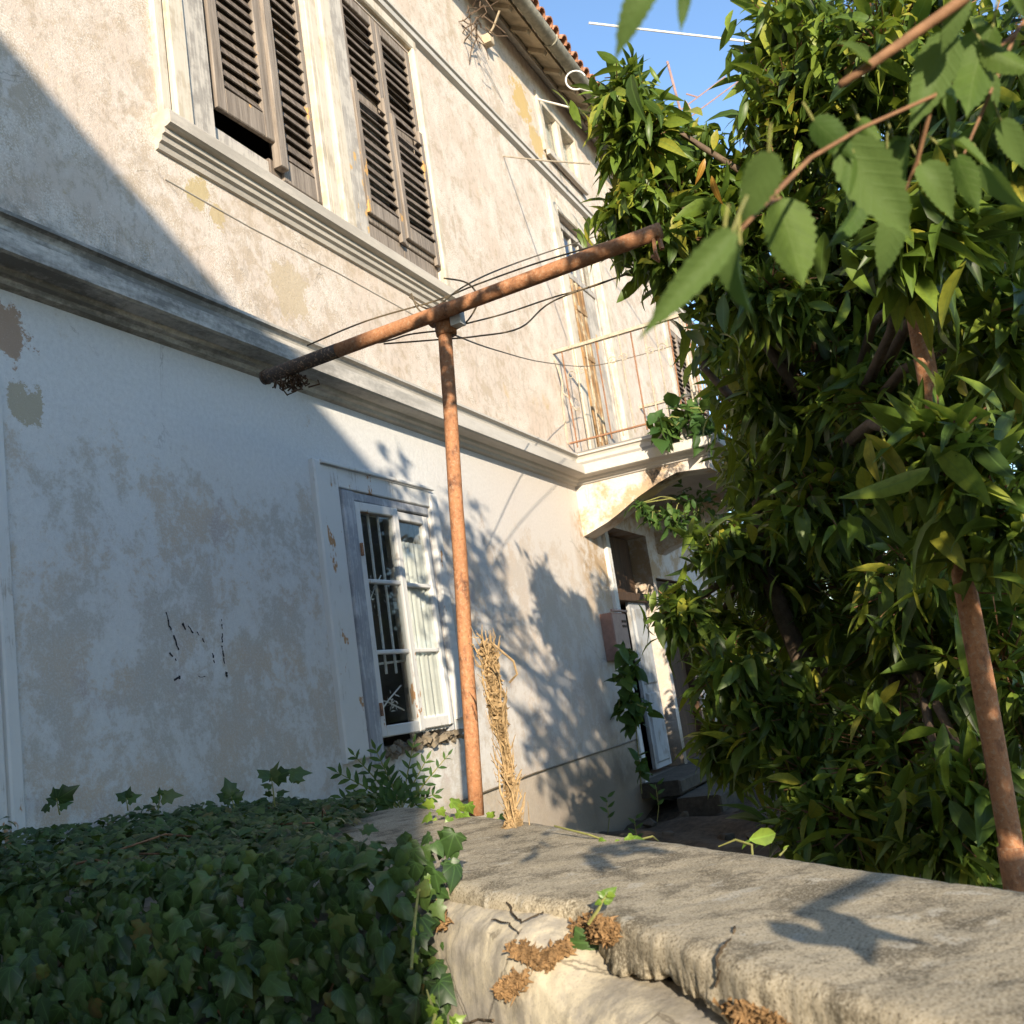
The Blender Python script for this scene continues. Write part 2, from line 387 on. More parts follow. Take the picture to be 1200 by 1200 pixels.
def glass_mat(name):
    m = NT(name)
    t = m.n("ShaderNodeBsdfTransparent"); t.inputs[0].default_value = (0.93,0.945,0.94,1)
    g = m.n("ShaderNodeBsdfGlossy"); g.inputs['Roughness'].default_value = 0.03
    d = m.n("ShaderNodeBsdfDiffuse"); d.inputs[0].default_value = (0.45,0.43,0.38,1)
    lw = m.n("ShaderNodeLayerWeight"); fr = m.math('ADD', 0.035, m.math('MULTIPLY', m.math('POWER', lw.outputs['Facing'], 4.0), 0.55))
    mx = m.n("ShaderNodeMixShader"); m.t.links.new(fr, mx.inputs[0])
    m.t.links.new(t.outputs[0], mx.inputs[1]); m.t.links.new(g.outputs[0], mx.inputs[2])
    dust = m.math('MULTIPLY', m.ramp(m.noise(m.pos(), 3, 3, 0.5), 0.3, 0.8), 0.07)
    mx2 = m.n("ShaderNodeMixShader"); m.t.links.new(dust, mx2.inputs[0])
    m.t.links.new(mx.outputs[0], mx2.inputs[1]); m.t.links.new(d.outputs[0], mx2.inputs[2])
    return m.done(mx2.outputs[0])

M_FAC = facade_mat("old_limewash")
M_TRIM = stone_trim("weathered_trim")
M_SILL = stone_trim("sill_stone", (0.56,0.50,0.42), 0.25)
M_SHUT = wood("grey_shutter_wood", (0.10,0.079,0.063), (0.26,0.208,0.166))
M_SHUTF = wood("grey_shutter_frame_wood", (0.17,0.138,0.11), (0.345,0.288,0.235), flake=(0.55,0.32,0.12))
M_JAMB = wood("worn_grey_jamb", (0.26,0.235,0.21), (0.42,0.38,0.33), (0.56,0.51,0.44), 0.50, flake=(0.60,0.38,0.15))
M_CREAM = wood("cream_casing_paint", (0.40,0.33,0.25), (0.54,0.46,0.34), (0.66,0.585,0.47), 0.52)
M_WHITE = wood("peeling_white_paint", (0.28,0.25,0.22), (0.42,0.37,0.31), (0.70,0.69,0.66), 0.60, flake=(0.42,0.24,0.12))
M_BLUEG = wood("grey_blue_frame", (0.24,0.25,0.27), (0.36,0.37,0.39), (0.50,0.51,0.53), 0.47)
M_BROWNW = wood("brown_peeled_wood", (0.20,0.10,0.04), (0.42,0.25,0.11), (0.55,0.44,0.29), 0.47)
M_DARKW = wood("added_dark_door_wood", (0.045,0.028,0.018), (0.11,0.062,0.034))
M_DOORW = wood("white_door_paint", (0.20,0.19,0.17), (0.30,0.29,0.27), (0.40,0.41,0.42), 0.54)
M_GLASS = glass_mat("dusty_glass")
M_CURT = plain("pale_curtain_cloth", (0.78,0.77,0.72), 0.9, 8, 0.08, 0.2)
M_RUST = rust("rust_orange")
M_RUSTD = rust("rust_weathered_shaded", (0.15,0.085,0.055), (0.075,0.06,0.05), 0.36)  # weathered rust, darkened further to put the crossbar end's shade into the colour
M_IRON = plain("painted_iron_cream", (0.42,0.36,0.27), 0.6, 60, 0.4, 0.3, 0.4)
M_IRONR = rust("rail_rust", (0.26,0.13,0.07), (0.12,0.07,0.05), 0.52)
M_WIRE = plain("old_wire", (0.13,0.10,0.06), 0.6, 60, 0.3, 0.2, 0.4)
M_WHITEC = plain("white_cable", (0.75,0.74,0.70), 0.5, 30, 0.1, 0.1, 0.4)
M_GUTT = plain("lichen_gutter_metal", (0.27,0.25,0.19), 0.75, 14, 0.45, 0.4, 0.3)
M_TILE = plain("clay_roof_tile", (0.46,0.22,0.13), 0.9, 20, 0.5, 0.5)
M_EAVE = plain("eave_boards_render", (0.48,0.39,0.27), 0.9, 7, 0.35, 0.4)
M_SOIL = plain("leaf_litter_soil", (0.075,0.055,0.035), 0.95, 18, 0.6, 0.9)
M_STEP = plain("worn_step_stone", (0.075,0.064,0.05), 0.92, 20, 0.4, 0.6)
M_WTOP = wall_top_mat("weathered_coping_render")
M_WFACE = wall_face_mat("broken_wall_plaster")
M_MOSS = plain("dry_brown_moss", (0.25,0.15,0.07), 0.95, 70, 0.6, 0.6)
M_DRY = plain("dry_straw_roots", (0.33,0.225,0.115), 0.9, 45, 0.55, 0.5)
M_BARK = plain("grey_brown_bark", (0.14,0.10,0.07), 0.9, 30, 0.4, 0.8)
M_TWIG = plain("reddish_twig", (0.24,0.13,0.07), 0.7, 50, 0.3, 0.4)
M_STEM = plain("pale_green_stem", (0.24,0.24,0.08), 0.6, 40, 0.3, 0.3)
M_METER = plain("dull_pink_metal", (0.30,0.17,0.13), 0.6, 12, 0.25, 0.2, 0.4)
M_INK = plain("black_scribble_paint", (0.02,0.02,0.03), 0.6, 40, 0.2, 0.1)
M_ANT = plain("antenna_metal", (0.34,0.22,0.19), 0.5, 20, 0.3, 0.1, 0.5)
M_NEIGH = plain("neighbour_render", (0.50,0.44,0.36), 0.9, 3, 0.15, 0.4)
M_RUBBLE = plain("rubble_mortar", (0.20,0.165,0.12), 0.95, 30, 0.4, 0.8)
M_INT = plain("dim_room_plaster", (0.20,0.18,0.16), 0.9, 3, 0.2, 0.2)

M_LAUREL = leaf_mat("laurel_leaf", [(0.0,(0.022,0.043,0.010)),(0.28,(0.058,0.102,0.018)),(0.56,(0.120,0.195,0.030)),(0.86,(0.24,0.315,0.045)),(1.0,(0.38,0.33,0.045))], trans=(0.38,0.48,0.04), tw=0.33, rough=0.40, spec=0.35, veins='mid')  # leaf tones spread wider, putting sun and shade contrast into the colour
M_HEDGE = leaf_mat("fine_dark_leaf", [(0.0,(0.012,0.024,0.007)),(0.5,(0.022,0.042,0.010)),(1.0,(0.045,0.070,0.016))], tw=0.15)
M_IVY = leaf_mat("ivy_leaf", [(0.0,(0.020,0.044,0.013)),(0.5,(0.042,0.086,0.022)),(0.85,(0.080,0.135,0.034)),(0.97,(0.12,0.145,0.04)),(1.0,(0.17,0.12,0.04))], tw=0.2, rough=0.42, spec=0.4, veins='palm')
M_IVYY = leaf_mat("young_ivy_leaf", [(0.0,(0.09,0.16,0.02)),(0.5,(0.13,0.22,0.03)),(1.0,(0.22,0.30,0.04))], tw=0.3, veins='palm')
M_BROAD = leaf_mat("broad_leaf", [(0.0,(0.040,0.085,0.018)),(0.5,(0.068,0.125,0.026)),(1.0,(0.11,0.170,0.036))], trans=(0.24,0.36,0.04), tw=0.34, rough=0.6, spec=0.2, veins='broad', back=(0.105,0.165,0.045))
M_WEED = leaf_mat("weed_leaf", [(0.0,(0.03,0.075,0.02)),(0.5,(0.05,0.11,0.025)),(1.0,(0.09,0.16,0.03))], tw=0.25, rough=0.55, spec=0.3)
M_ORANGE = leaf_mat("orange_leaf", [(0.0,(0.42,0.20,0.03)),(0.5,(0.46,0.28,0.05)),(1.0,(0.34,0.13,0.03))], trans=(0.6,0.32,0.03), tw=0.3, veins="mid")

# ------------------------------------------------------------------ leaves
def t_lance(w=0.15, droop=0.18, fold=0.3):
    xs = [0.0, 0.12, 0.35, 0.62, 0.85, 1.0]; ws = [0.012, 0.55*w, w, 0.85*w, 0.4*w, 0.0]
    V = []; F = []
    for x, ww in zip(xs, ws):
        zc = -droop * x * x + 0.06 * math.sin(x * 3.1)
        V += [(x, -ww, zc + fold * ww), (x, 0, zc), (x, ww, zc + fold * ww)]
    for i in range(5):
        a = 3 * i
        for (p, q, r, t) in ((a, a+1, a+4, a+3), (a+1, a+2, a+5, a+4)):
            if i < 4: F += [(p, q, r), (p, r, t)]
            else:
                F.append((p, q, a+4))
    return np.array(V), np.array(F)

def t_ivy(var=0):
    if var == 0:
        out = [(0.0,0.0),(-0.10,0.20),(0.04,0.48),(0.24,0.34),(0.46,0.46),(0.60,0.22),(1.0,0.0)]
    else:
        out = [(0.0,0.0),(-0.08,0.24),(0.10,0.40),(0.34,0.38),(0.60,0.27),(0.82,0.13),(1.0,0.0)]
    pts = out + [(x, -y) for (x, y) in out[-2:0:-1]]
    V = [(0.30, 0, 0.05)]
    for (x, y) in pts:
        V.append((x, y, -0.34*x*x - 0.55*y*y + 0.05*math.sin(9*y + 4*x) + 0.10*abs(y)))
    n = len(pts); F = [(0, 1+i, 1+(i+1) % n) for i in range(n)]
    return np.array(V), np.array(F)

def t_broad(w=0.27, fold=0.25, droop=0.25, n=22, curl=0.0):
    V = []; F = []
    for i in range(n + 1):
        x = i / n
        ww = w * (math.sin(math.pi * min(1, x**0.62)) ** 0.85) if x < 0.80 else w * 0.36 * ((1-x)/0.20)**1.25
        if 0 < i < n: ww *= (1.0 + (0.09 if i % 2 else -0.05))
        ww = max(ww, 0.0)
        zc = -droop * x * x + curl * math.sin(x*5)
        for k in (-1, -0.5, 0, 0.5, 1):
            V.append((x, k * ww, zc + fold * abs(k) * ww + 0.03*math.sin(14*x+3*k)*abs(k)*w))
    for i in range(n):
        for j in range(4):
            a = 5*i + j
            F += [(a, a+1, a+6), (a, a+6, a+5)]
    return np.array(V), np.array(F)

def mats_from(D, N):
    """rows: x axis along D, z axis near N"""
    D = D / np.linalg.norm(D, axis=1, keepdims=True)
    Z = N - (N * D).sum(1, keepdims=True) * D
    nz = np.linalg.norm(Z, axis=1, keepdims=True); bad = nz[:, 0] < 1e-4
    Z[bad] = np.cross(D[bad], [0.3, 0.5, 0.8]); nz = np.linalg.norm(Z, axis=1, keepdims=True)
    Z = Z / nz
    Y = np.cross(Z, D)
    return np.stack([D, Y, Z], axis=2)   # columns are axes

def mass_mesh(name, T, P, A, L):
    V, F = T; n = len(P); k = len(V)
    W_ = np.einsum('nij,kj->nki', A, V) * L[:, None, None] + P[:, None, :]
    W_ = W_.reshape(-1, 3).astype(np.float32)
    FF = (F[None] + (np.arange(n) * k)[:, None, None]).reshape(-1).astype(np.int32)
    me = bpy.data.meshes.new(name)
    me.vertices.add(len(W_)); me.vertices.foreach_set('co', W_.ravel())
    nf = len(FF) // 3
    me.loops.add(len(FF)); me.loops.foreach_set('vertex_index', FF)
    me.polygons.add(nf); me.polygons.foreach_set('loop_start', np.arange(0, nf*3, 3, dtype=np.int32))
    me.polygons.foreach_set('use_smooth', np.ones(nf, dtype=bool))
    uvl = me.uv_layers.new(name='UVMap'); uv = np.tile(V[:, :2].astype(np.float32), (n, 1))[FF]
    uvl.data.foreach_set('uv', uv.ravel())
    me.update(calc_edges=True)
    return me

def single_mesh(name, T, mat):
    me = bpy.data.meshes.new(name)
    me.from_pydata([tuple(v) for v in T[0]], [], [tuple(int(i) for i in f) for f in T[1]])
    uvl = me.uv_layers.new(name='UVMap')
    for lp in me.loops: uvl.data[lp.index].uv = tuple(T[0][lp.vertex_index][:2])
    me.materials.append(mat); me.shade_smooth(); return me

def pick_visible(P, D, L, n=300):
    """indices of the n leaves that show largest in the picture"""
    px, py, z = project(P + D * (L * 0.5)[:, None])
    ok = (z > 0.2) & (px > -10) & (px < 1210) & (py > -10) & (py < 1210)
    cx = np.clip((px / 8).astype(int), -2, 152) + 2; cy = np.clip((py / 8).astype(int), -2, 152) + 2
    near = np.full((160, 160), 1e9)
    idx = np.where(ok)[0]
    for i in idx:
        for dx in (-1, 0, 1):
            for dy in (-1, 0, 1):
                a, b = min(max(cx[i]+dx, 0), 159), min(max(cy[i]+dy, 0), 159)
                if z[i] < near[a, b]: near[a, b] = z[i]
    vis = idx[z[idx] <= near[cx[idx], cy[idx]] + 0.06]
    rest = np.setdiff1d(idx, vis)
    sc = L / np.maximum(z, 0.1)
    order = np.concatenate([vis[np.argsort(-sc[vis])], rest[np.argsort(-sc[rest])]])
    return order[:n]

def leaf_plant(root, T, mat, P, A, L, leafname='leaf', stuffname='foliage', n=300, stuffmat=None):
    sel = pick_visible(P, A[:, :, 0], L, n) if n else np.array([], int)
    me = single_mesh(leafname, T, mat)
    for i in sel:
        M = Matrix.Identity(4)
        for r in range(3):
            for c in range(3): M[r][c] = float(A[i, r, c] * L[i])
            M[r][3] = float(P[i, r])
        place(leafname, me, root, M)
    keep = np.setdiff1d(np.arange(len(P)), sel)
    if len(keep):
        o_ = np.array(world_origin(root))
        mm = mass_mesh(stuffname, T, P[keep] - o_, A[keep], L[keep]); mm.materials.append(stuffmat or mat)
        ob = bpy.data.objects.new(stuffname, mm); COL.objects.link(ob); ob.parent = root
        ob['kind'] = 'stuff'

def rand_dirs(n):
    d = rng.normal(size=(n, 3)); return d / np.linalg.norm(d, axis=1, keepdims=True)

# ------------------------------------------------------------------ setting
g = MB(); g.add([(-900,-900,-1.6),(900,-900,-1.6),(900,900,-1.6),(-900,900,-1.6)], [(0,1,2,3)])
tag(mk("ground", g, M_SOIL), kind='structure')
# terrace : soil behind the garden wall
def terr_h(x, y):
    return -1.28 + 0.04*math.sin(3.1*x+1.7*y) + 0.03*math.sin(7.3*x-4.1*y) + 0.015*math.sin(17*x+13*y)
UW = np.array([0.683, 0.730]); NW = np.array([-0.730, 0.683])     # along the garden wall, its outward normal
CW = np.array([2.23, -2.13])                                      # its front corner
def wpt(s, o, z):                                                  # s toward the camera's right, o back from the front face
    p = CW - UW * s - NW * o
    return (p[0], p[1], z)
t_ = MB(); xs = np.linspace(1.0, 26, 90); ys = np.linspace(-12, 1.0, 60)
P_ = []
for x in xs:
    row = []
    for y in ys:
        o = -((np.array([x, y]) - CW) @ NW)
        zz = terr_h(x, y) if o > 0.3 else -1.66
        row.append((x, y, zz))
    P_.append(row)
t_.grid(P_); tag(mk("terrace_soil", t_, M_SOIL, smooth=True), kind='structure')

# ------------------------------------------------------------------ the old house
house = thing("house", "old two-storey house with peeling cream and white limewash, grey louvred shutters and a balcony", "house", (6.0, 0.0, -1.6))
HX0, HX1, HTOP = -4.0, 16.4, 7.38
HOLES = [(4.43,5.54,3.40,5.62), (6.08,7.20,3.40,5.62), (5.30,6.44,-0.16,1.47), (10.50,11.56,6.28,6.84),
         (10.45,11.66,2.40,5.43), (10.30,11.78,-0.98,1.72), (11.90,13.05,-0.98,1.22), (14.75,15.75,3.10,5.28)]
def wall_cells(mb, x0, x1, z0, z1, holes, depth):
    xs = sorted({x0, x1, *[h[0] for h in holes], *[h[1] for h in holes]})
    zs = sorted({z0, z1, *[h[2] for h in holes], *[h[3] for h in holes]})
    for i in range(len(xs)-1):
        for j in range(len(zs)-1):
            cx, cz = (xs[i]+xs[i+1])/2, (zs[j]+zs[j+1])/2
            if any(h[0] < cx < h[1] and h[2] < cz < h[3] for h in holes): continue
            mb.add([(xs[i],0,zs[j]),(xs[i+1],0,zs[j]),(xs[i+1],0,zs[j+1]),(xs[i],0,zs[j+1])], [(0,1,2,3)])
    for (a,b,c,d) in holes:
        mb.add([(a,0,c),(b,0,c),(b,0,d),(a,0,d),(a,depth,c),(b,depth,c),(b,depth,d),(a,depth,d)],
               [(0,4,5,1),(1,5,6,2),(2,6,7,3),(3,7,4,0)])
w_ = MB(); wall_cells(w_, HX0, HX1, -1.6, HTOP, HOLES, 0.38)
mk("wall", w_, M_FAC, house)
w_ = MB()
w_.add([(HX0,0,-1.6),(HX0,9,-1.6),(HX0,9,7.3),(HX0,4.5,9.5),(HX0,0,7.36)], [(0,4,3,2,1)])
w_.add([(HX1,0,-1.6),(HX1,9,-1.6),(HX1,9,7.3),(HX1,4.5,9.5),(HX1,0,7.36)], [(0,1,2,3,4)])
w_.add([(HX0,9,-1.6),(HX1,9,-1.6),(HX1,9,7.3),(HX0,9,7.3)], [(0,3,2,1)])
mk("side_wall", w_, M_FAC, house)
w_ = MB()
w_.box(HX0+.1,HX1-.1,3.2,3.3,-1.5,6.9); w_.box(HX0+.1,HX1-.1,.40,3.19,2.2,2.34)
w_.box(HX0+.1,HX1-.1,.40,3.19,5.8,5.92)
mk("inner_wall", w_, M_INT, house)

# string course, swept round the balcony
PROF = [(0,2.40),(.10,2.365),(.125,2.35),(.125,2.332),(.10,2.325),(.085,2.30),(.090,2.268),(.115,2.238),(.15,2.226),(.15,2.212),
        (.19,2.205),(.19,2.12),(.175,2.112),(.085,2.106),(.072,2.085),(.045,2.078),(.034,2.056),(0,2.046)]
BX0, BX1, BY = 9.64, 12.5, -1.36
s_ = MB(); rows = []
for (o, z) in PROF:
    path = [(HX0,-o),(4.0,-o),(7.0,-o),(BX0-o,-o),(BX0-o,BY-o),(BX1+o,BY-o),(BX1+o,-o),(HX1,-o)]
    rows.append([(x, y, z) for x, y in path])
s_.grid(rows); mk("string_course", s_, M_TRIM, house)
# attic band
PB = [(0,5.93),(.035,5.925),(.05,5.91),(.05,5.89),(.03,5.885),(.03,5.84),(.045,5.835),(.045,5.80),(.02,5.79),(0,5.78)]
s_ = MB(); s_.grid([[(HX0,-o,z),(HX1,-o,z)] for o,z in PB]); mk("attic_band", s_, M_TRIM, house)
# plinth groove board and cable
s_ = MB(); s_.tube([(6.3,-.012,-.60),(7.6,-.014,-.565),(9.0,-.012,-.555),(10.28,-.014,-.54)], .008, 5); mk("plinth_cable", s_, M_WIRE, house)

# eave, gutter, roof
s_ = MB(); s_.prism([(0,7.36),(-.33,7.16),(-.33,7.24),(0,7.46)], lambda y,z:(HX0-.2,y,z), lambda y,z:(HX1+.25,y,z)); mk("eave", s_, M_EAVE, house)
ev = MB()
ev.prism([(-.004,7.345),(-.10,7.285),(-.10,7.22),(-.004,7.28)], lambda y,z:(HX0,y,z), lambda y,z:(HX1,y,z)); mk("eave_moulding", ev, M_TRIM, house)
ev = MB()
for k in range(30):
    x = 3.2 + k * 0.46
    ev.obox(Matrix.Translation((x, -.215, 7.20)) @ Matrix.Rotation(math.atan2(.20,.33), 4, 'X'), .075, .22, .05)
mk("rafter_ends", ev, M_EAVE, house)['kind'] = 'stuff'
gt = MB(); rows = []
for k in range(13):
    q = math.pi * (k / 12) * 1.12 - 0.2
    rows.append([(x, -.42 + .078*math.cos(q)*-1, 7.22 - .078*math.sin(q)) for x in np.linspace(HX0-.2, HX1+.25, 40)])
gt.grid(rows)
for x in np.arange(2.15, 16.6, 1.31):
    gt.tube([(x, -.42 - .083*math.cos(q), 7.22 - .083*math.sin(q)) for q in np.linspace(-.2, math.pi*1.06, 9)], .012, 5)
mk("gutter", gt, M_GUTT, house, smooth=True)
rf = MB(); rf.prism([(-.40,7.28),(4.5,9.66),(4.5,9.76),(-.40,7.35)], lambda y,z:(HX0-.2,y,z), lambda y,z:(HX1+.28,y,z))
rf.prism([(9.4,7.28),(4.5,9.66),(4.5,9.76),(9.4,7.35)], lambda y,z:(HX0-.2,y,z), lambda y,z:(HX1+.28,y,z))
roof = mk("roof", rf, M_TILE, house)
tl = MB(); rr = .085
for a in range(2):
    rows = []
    r_ = rr - .014 * a
    for k in range(8):
        q = math.pi * k / 7
        rows.append([(r_*math.cos(q), 0, r_*math.sin(q)), (r_*.82*math.cos(q), .46, r_*.82*math.sin(q))])
    tl.grid(rows)
tl.add([(rr*math.cos(math.pi*k/7),0,rr*math.sin(math.pi*k/7)) for k in range(8)] + [((rr-.014)*math.cos(math.pi*k/7),0,(rr-.014)*math.sin(math.pi*k/7)) for k in range(8)],
       [(k,k+1,k+9,k+8) for k in range(7)])
tm = bpy.data.meshes.new("roof_tile"); tm.from_pydata(tl.v, [], tl.f); tm.materials.append(M_TILE); tm.shade_smooth()
sl_a = math.atan2(9.32-6.86, 5.08)
for r_i in range(3):
    for k in range(66 if r_i < 2 else 40):
        x = 4.0 + k * 0.19 + rng.normal()*.006
        if x > HX1 + .2: continue
        y = -.48 + .36 * r_i + rng.normal()*.012
        M = Matrix.Translation((x, y, 7.345 + (y+.40)*math.tan(sl_a) + rng.normal()*.006)) @ Matrix.Rotation(sl_a + rng.normal()*.03, 4, 'X') @ Matrix.Rotation(rng.normal()*.05, 4, 'Z')
        place("roof_tile", tm, roof, M)

# ---- upper windows : sill, casings, shutters with slats
sp = [(0,3.40),(.115,3.385),(.12,3.375),(.12,3.305),(.10,3.295),(.075,3.29),(.075,3.262),(.055,3.255),(.05,3.225),(.03,3.215),(.02,3.185),(0,3.18)]
s_ = MB(); rows = [[(3.95,0,z),(3.95,-o,z),(5.5,-o,z),(7.27,-o,z),(7.27,0,z)] for o,z in sp]
s_.grid(rows); mk("window_sill", s_, M_SILL, house)
s_ = MB(); s_.tube([(4.0,-.001,3.03),(4.7,-.002,3.02),(5.6,-.002,3.035),(7.0,-.001,3.03)], .005, 5); mk("crack_shade_line", s_, M_SILL, house)  # thin raised line standing in for a crack line's shading
cs = MB()
cs.bbox(4.00,4.07,-.035,.02,3.40,5.76); cs.bbox(4.09,4.23,-.055,.02,3.40,5.76,.012)
cs.bbox(5.545,5.60,-.05,.02,3.40,5.70); cs.bbox(5.615,5.72,-.035,.02,3.40,5.70,.012); cs.bbox(5.735,5.88,-.058,.02,3.40,5.70,.014)
cs.bbox(7.205,7.285,-.05,.02,3.40,5.66,.012)
cs.bbox(4.0,7.285,-.045,.02,5.65,5.755,.012)
mk("window_casing", cs, M_CREAM, house)
for q in ((4.245,4.44,-.03,.10,3.40,5.64),(5.895,6.085,-.032,.10,3.40,5.64)):
    jb = MB(); jb.bbox(*q); mk("window_jamb", jb, M_JAMB, house)
jb = MB(); jb.bbox(4.445,5.0,.02,.09,3.40,3.60); mk("shutter_board", jb, M_JAMB, house)

slat_cache = {}
def slat_mesh(key, mat):
    if key not in slat_cache:
        b = MB(); e = .004
        b.add([(-.5,-.036,-.005),(.5,-.036,-.005),(.5,.036,-.005),(-.5,.036,-.005),(-.5,-.036,.004),(.5,-.036,.004),(.5,.036,.005),(-.5,.036,.005)],
              [(0,3,2,1),(4,5,6,7),(0,1,5,4),(1,2,6,5),(2,3,7,6),(3,0,4,7)])
        me = bpy.data.meshes.new("slat"); me.from_pydata(b.v, [], b.f); me.materials.append(mat); slat_cache[key] = me
    return slat_cache[key]

def shutter(x0, x1, z0, z1, y, pane=.30, st=.07, swing=0.0, flap=None, hinge='l', missing=()):
    """louvred leaf between x0 and x1; front face at y; swing opens it about its hinge stile"""
    fr = MB()
    fr.bbox(x0, x0+st, y, y+.035, z0, z1); fr.bbox(x1-st, x1, y, y+.035, z0, z1)
    fr.bbox(x0+st, x1-st, y+.002, y+.033, z0, z0+.17); fr.bbox(x0+st, x1-st, y+.002, y+.033, z1-.09, z1)
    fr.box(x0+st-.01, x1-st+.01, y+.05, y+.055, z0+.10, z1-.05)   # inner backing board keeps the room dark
    hx = x0 if hinge == 'l' else x1
    RM = Matrix.Translation((hx, y, 0)) @ Matrix.Rotation(swing, 4, 'Z') @ Matrix.Translation((-hx, -y, 0))
    fr.v = [tuple(RM @ Vector(v)) for v in fr.v]
    ob = mk("shutter", fr, M_SHUTF, house)
    def slats(a, b, zb, zt, yy, par):
        n = int((zt - zb) / .078)
        for k in range(n):
            if k in missing and par is ob: continue
            z = zb + (k + .5) * (zt - zb) / n
            M = RM @ Matrix.Translation(((a+b)/2, yy+.021, z)) @ Matrix.Rotation(R(63)+rng.normal()*.07, 4, 'X') @ Matrix.Rotation(rng.normal()*.018, 4, 'Y') @ Matrix.Scale((b-a)+.012, 4, (1,0,0))
            place("slat", slat_mesh('g', M_SHUT), ob, M)
    if flap:
        fz = flap
        fl = MB()
        fl.bbox(x0+.01, x0+.01+st*.9, y-.032, y-.003, z0+.05, fz); fl.bbox(x1-st*.9-.02, x1-.02, y-.032, y-.003, z0-.02, fz+.06)
        fl.bbox(x0+.01+st*.9, x1-st*.9-.02, y-.030, y-.004, z0+.05, z0+.17)
        fl.v = [tuple(RM @ Vector(v)) for v in fl.v]
        p = mk("shutter_flap", fl, M_SHUTF, ob)
        slats(x0+.01+st*.9, x1-st*.9-.02, z0+.17, fz-.02, y-.034, ob)
        slats(x0+st, x1-st, fz+.03, z1-.09, y, ob)
    else:
        slats(x0+st, x1-st, z0+.17, z1-.09, y, ob)
    return ob

# left window: near leaf hangs out and short, far leaf closed
shutter(4.50, 5.02, 3.72, 5.60, -.035, st=.085, swing=R(-2.5), hinge='r')
ms = MB(); ms.bbox(5.02, 5.105, -.06, .0, 3.55, 5.60); mk("shutter_stile", ms, M_SHUTF, house)
shutter(5.11, 5.53, 3.50, 5.60, -.012, st=.055)
bb = MB(); bb.bbox(5.0,5.535,.012,.05,3.405,3.62); mk("shutter_board", bb, M_SHUT, house)
shutter(6.09, 6.64, 3.62, 5.60, -.008, st=.07, flap=4.78)
shutter(6.65, 7.195, 3.62, 5.60, -.006, st=.07, flap=4.76)
bb = MB(); bb.bbox(6.09,6.64,.006,.05,3.405,3.615); bb.bbox(6.65,7.195,.008,.05,3.405,3.615); mk("shutter_board", bb, M_SHUTF, house)
# far window beyond the balcony
shutter(14.76, 15.25, 3.12, 5.26, -.01, st=.05); shutter(15.255, 15.74, 3.12, 5.26, -.01, st=.05)
cs = MB(); cs.bbox(14.55,14.745,-.03,.02,3.0,5.45); cs.bbox(15.755,15.95,-.03,.02,3.0,5.45); cs.bbox(14.55,15.95,-.032,.02,5.455,5.60); mk("window_casing", cs, M_CREAM, house)

# ---- attic window
cs = MB(); cs.bbox(10.38,10.505,-.03,.04,6.18,6.95); cs.bbox(11.555,11.68,-.03,.04,6.18,6.95); cs.bbox(10.505,11.555,-.028,.04,6.18,6.29); cs.bbox(10.505,11.555,-.028,.04,6.83,6.95)
cs.bbox(10.96,11.09,-.02,.05,6.29,6.83)
at_f = mk("attic_window", cs, M_CREAM, house)
for a, b in ((10.505,10.96),(11.09,11.555)):
    p = MB(); p.box(a,b,.03,.034,6.29,6.83); mk("pane", p, M_GLASS, at_f)
p = MB(); p.box(10.5,11.56,.10,.11,6.28,6.84); mk("curtain", p, M_CURT, at_f)
s_ = MB(); s_.bbox(10.40,11.66,-.07,-.028,6.12,6.18); mk("window_sill", s_, M_SILL, house)

# ---- balcony with railing and brackets
bl = MB(); bl.box(BX0+.002, BX1-.002, BY+.002, -.002, 2.11, 2.385)
balc = mk("balcony", bl, M_TRIM, house); balc['label'] = "small stone balcony with wrought iron railing and moulded edge"
brp = [(0.0,2.108),(BY-.03,2.108),(BY-.03,1.93),(-1.06,1.96),(-.86,1.90),(-.62,1.80),(-.40,1.68),(-.27,1.62),(0.0,1.53)]
def bracket(xa, xb):
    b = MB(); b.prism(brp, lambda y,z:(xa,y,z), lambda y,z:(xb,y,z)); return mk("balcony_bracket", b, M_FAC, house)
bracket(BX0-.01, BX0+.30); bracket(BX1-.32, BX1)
rl = MB()
def rail(mb, p, q, w, h):
    p = Vector(p); q = Vector(q); d = (q-p); L = d.length; x = d.normalized(); y = Vector((0,0,1)).cross(x); z = x.cross(y)
    M = Matrix((( x.x,y.x,z.x,(p.x+q.x)/2),(x.y,y.y,z.y,(p.y+q.y)/2),(x.z,y.z,z.z,(p.z+q.z)/2),(0,0,0,1)))
    mb.obox(M, L, w, h)
yf = BY - .04; xa, xb = BX0-.03, BX1+.03
for (p, q) in (((xa,-.0,3.49),(xa,yf,3.49)), ((xa,yf,3.491),(xb,yf,3.491)), ((xb,yf,3.492),(xb,0,3.492))):
    rail(rl, p, q, .05, .032)
rl_o = mk("railing", rl, M_IRON, house)
rb = MB()
for (p, q) in (((xa,-.02,2.50),(xa,yf,2.50)), ((xa,yf,2.501),(xb,yf,2.501)), ((xb,yf,2.502),(xb,-.02,2.502))): rail(rb, p, q, .028, .016)
mk("bottom_rail", rb, M_IRONR, rl_o)
bar = MB(); bar.tube([(0,0,0),(0,0,1.0)], .0085, 6); barm = bpy.data.meshes.new("baluster"); barm.from_pydata(bar.v, [], bar.f); barm.materials.append(M_IRON)
barr = barm.copy(); barr.materials.clear(); barr.materials.append(M_IRONR)
k = 0
for y in np.arange(-.10, yf, -.125):
    place("baluster", barm if k % 3 else barr, rl_o, Matrix.Translation((xa, y, 2.44))@Matrix.Rotation(rng.normal()*.01,4,'X')@Matrix.Scale(1.04,4,(0,0,1))); k += 1
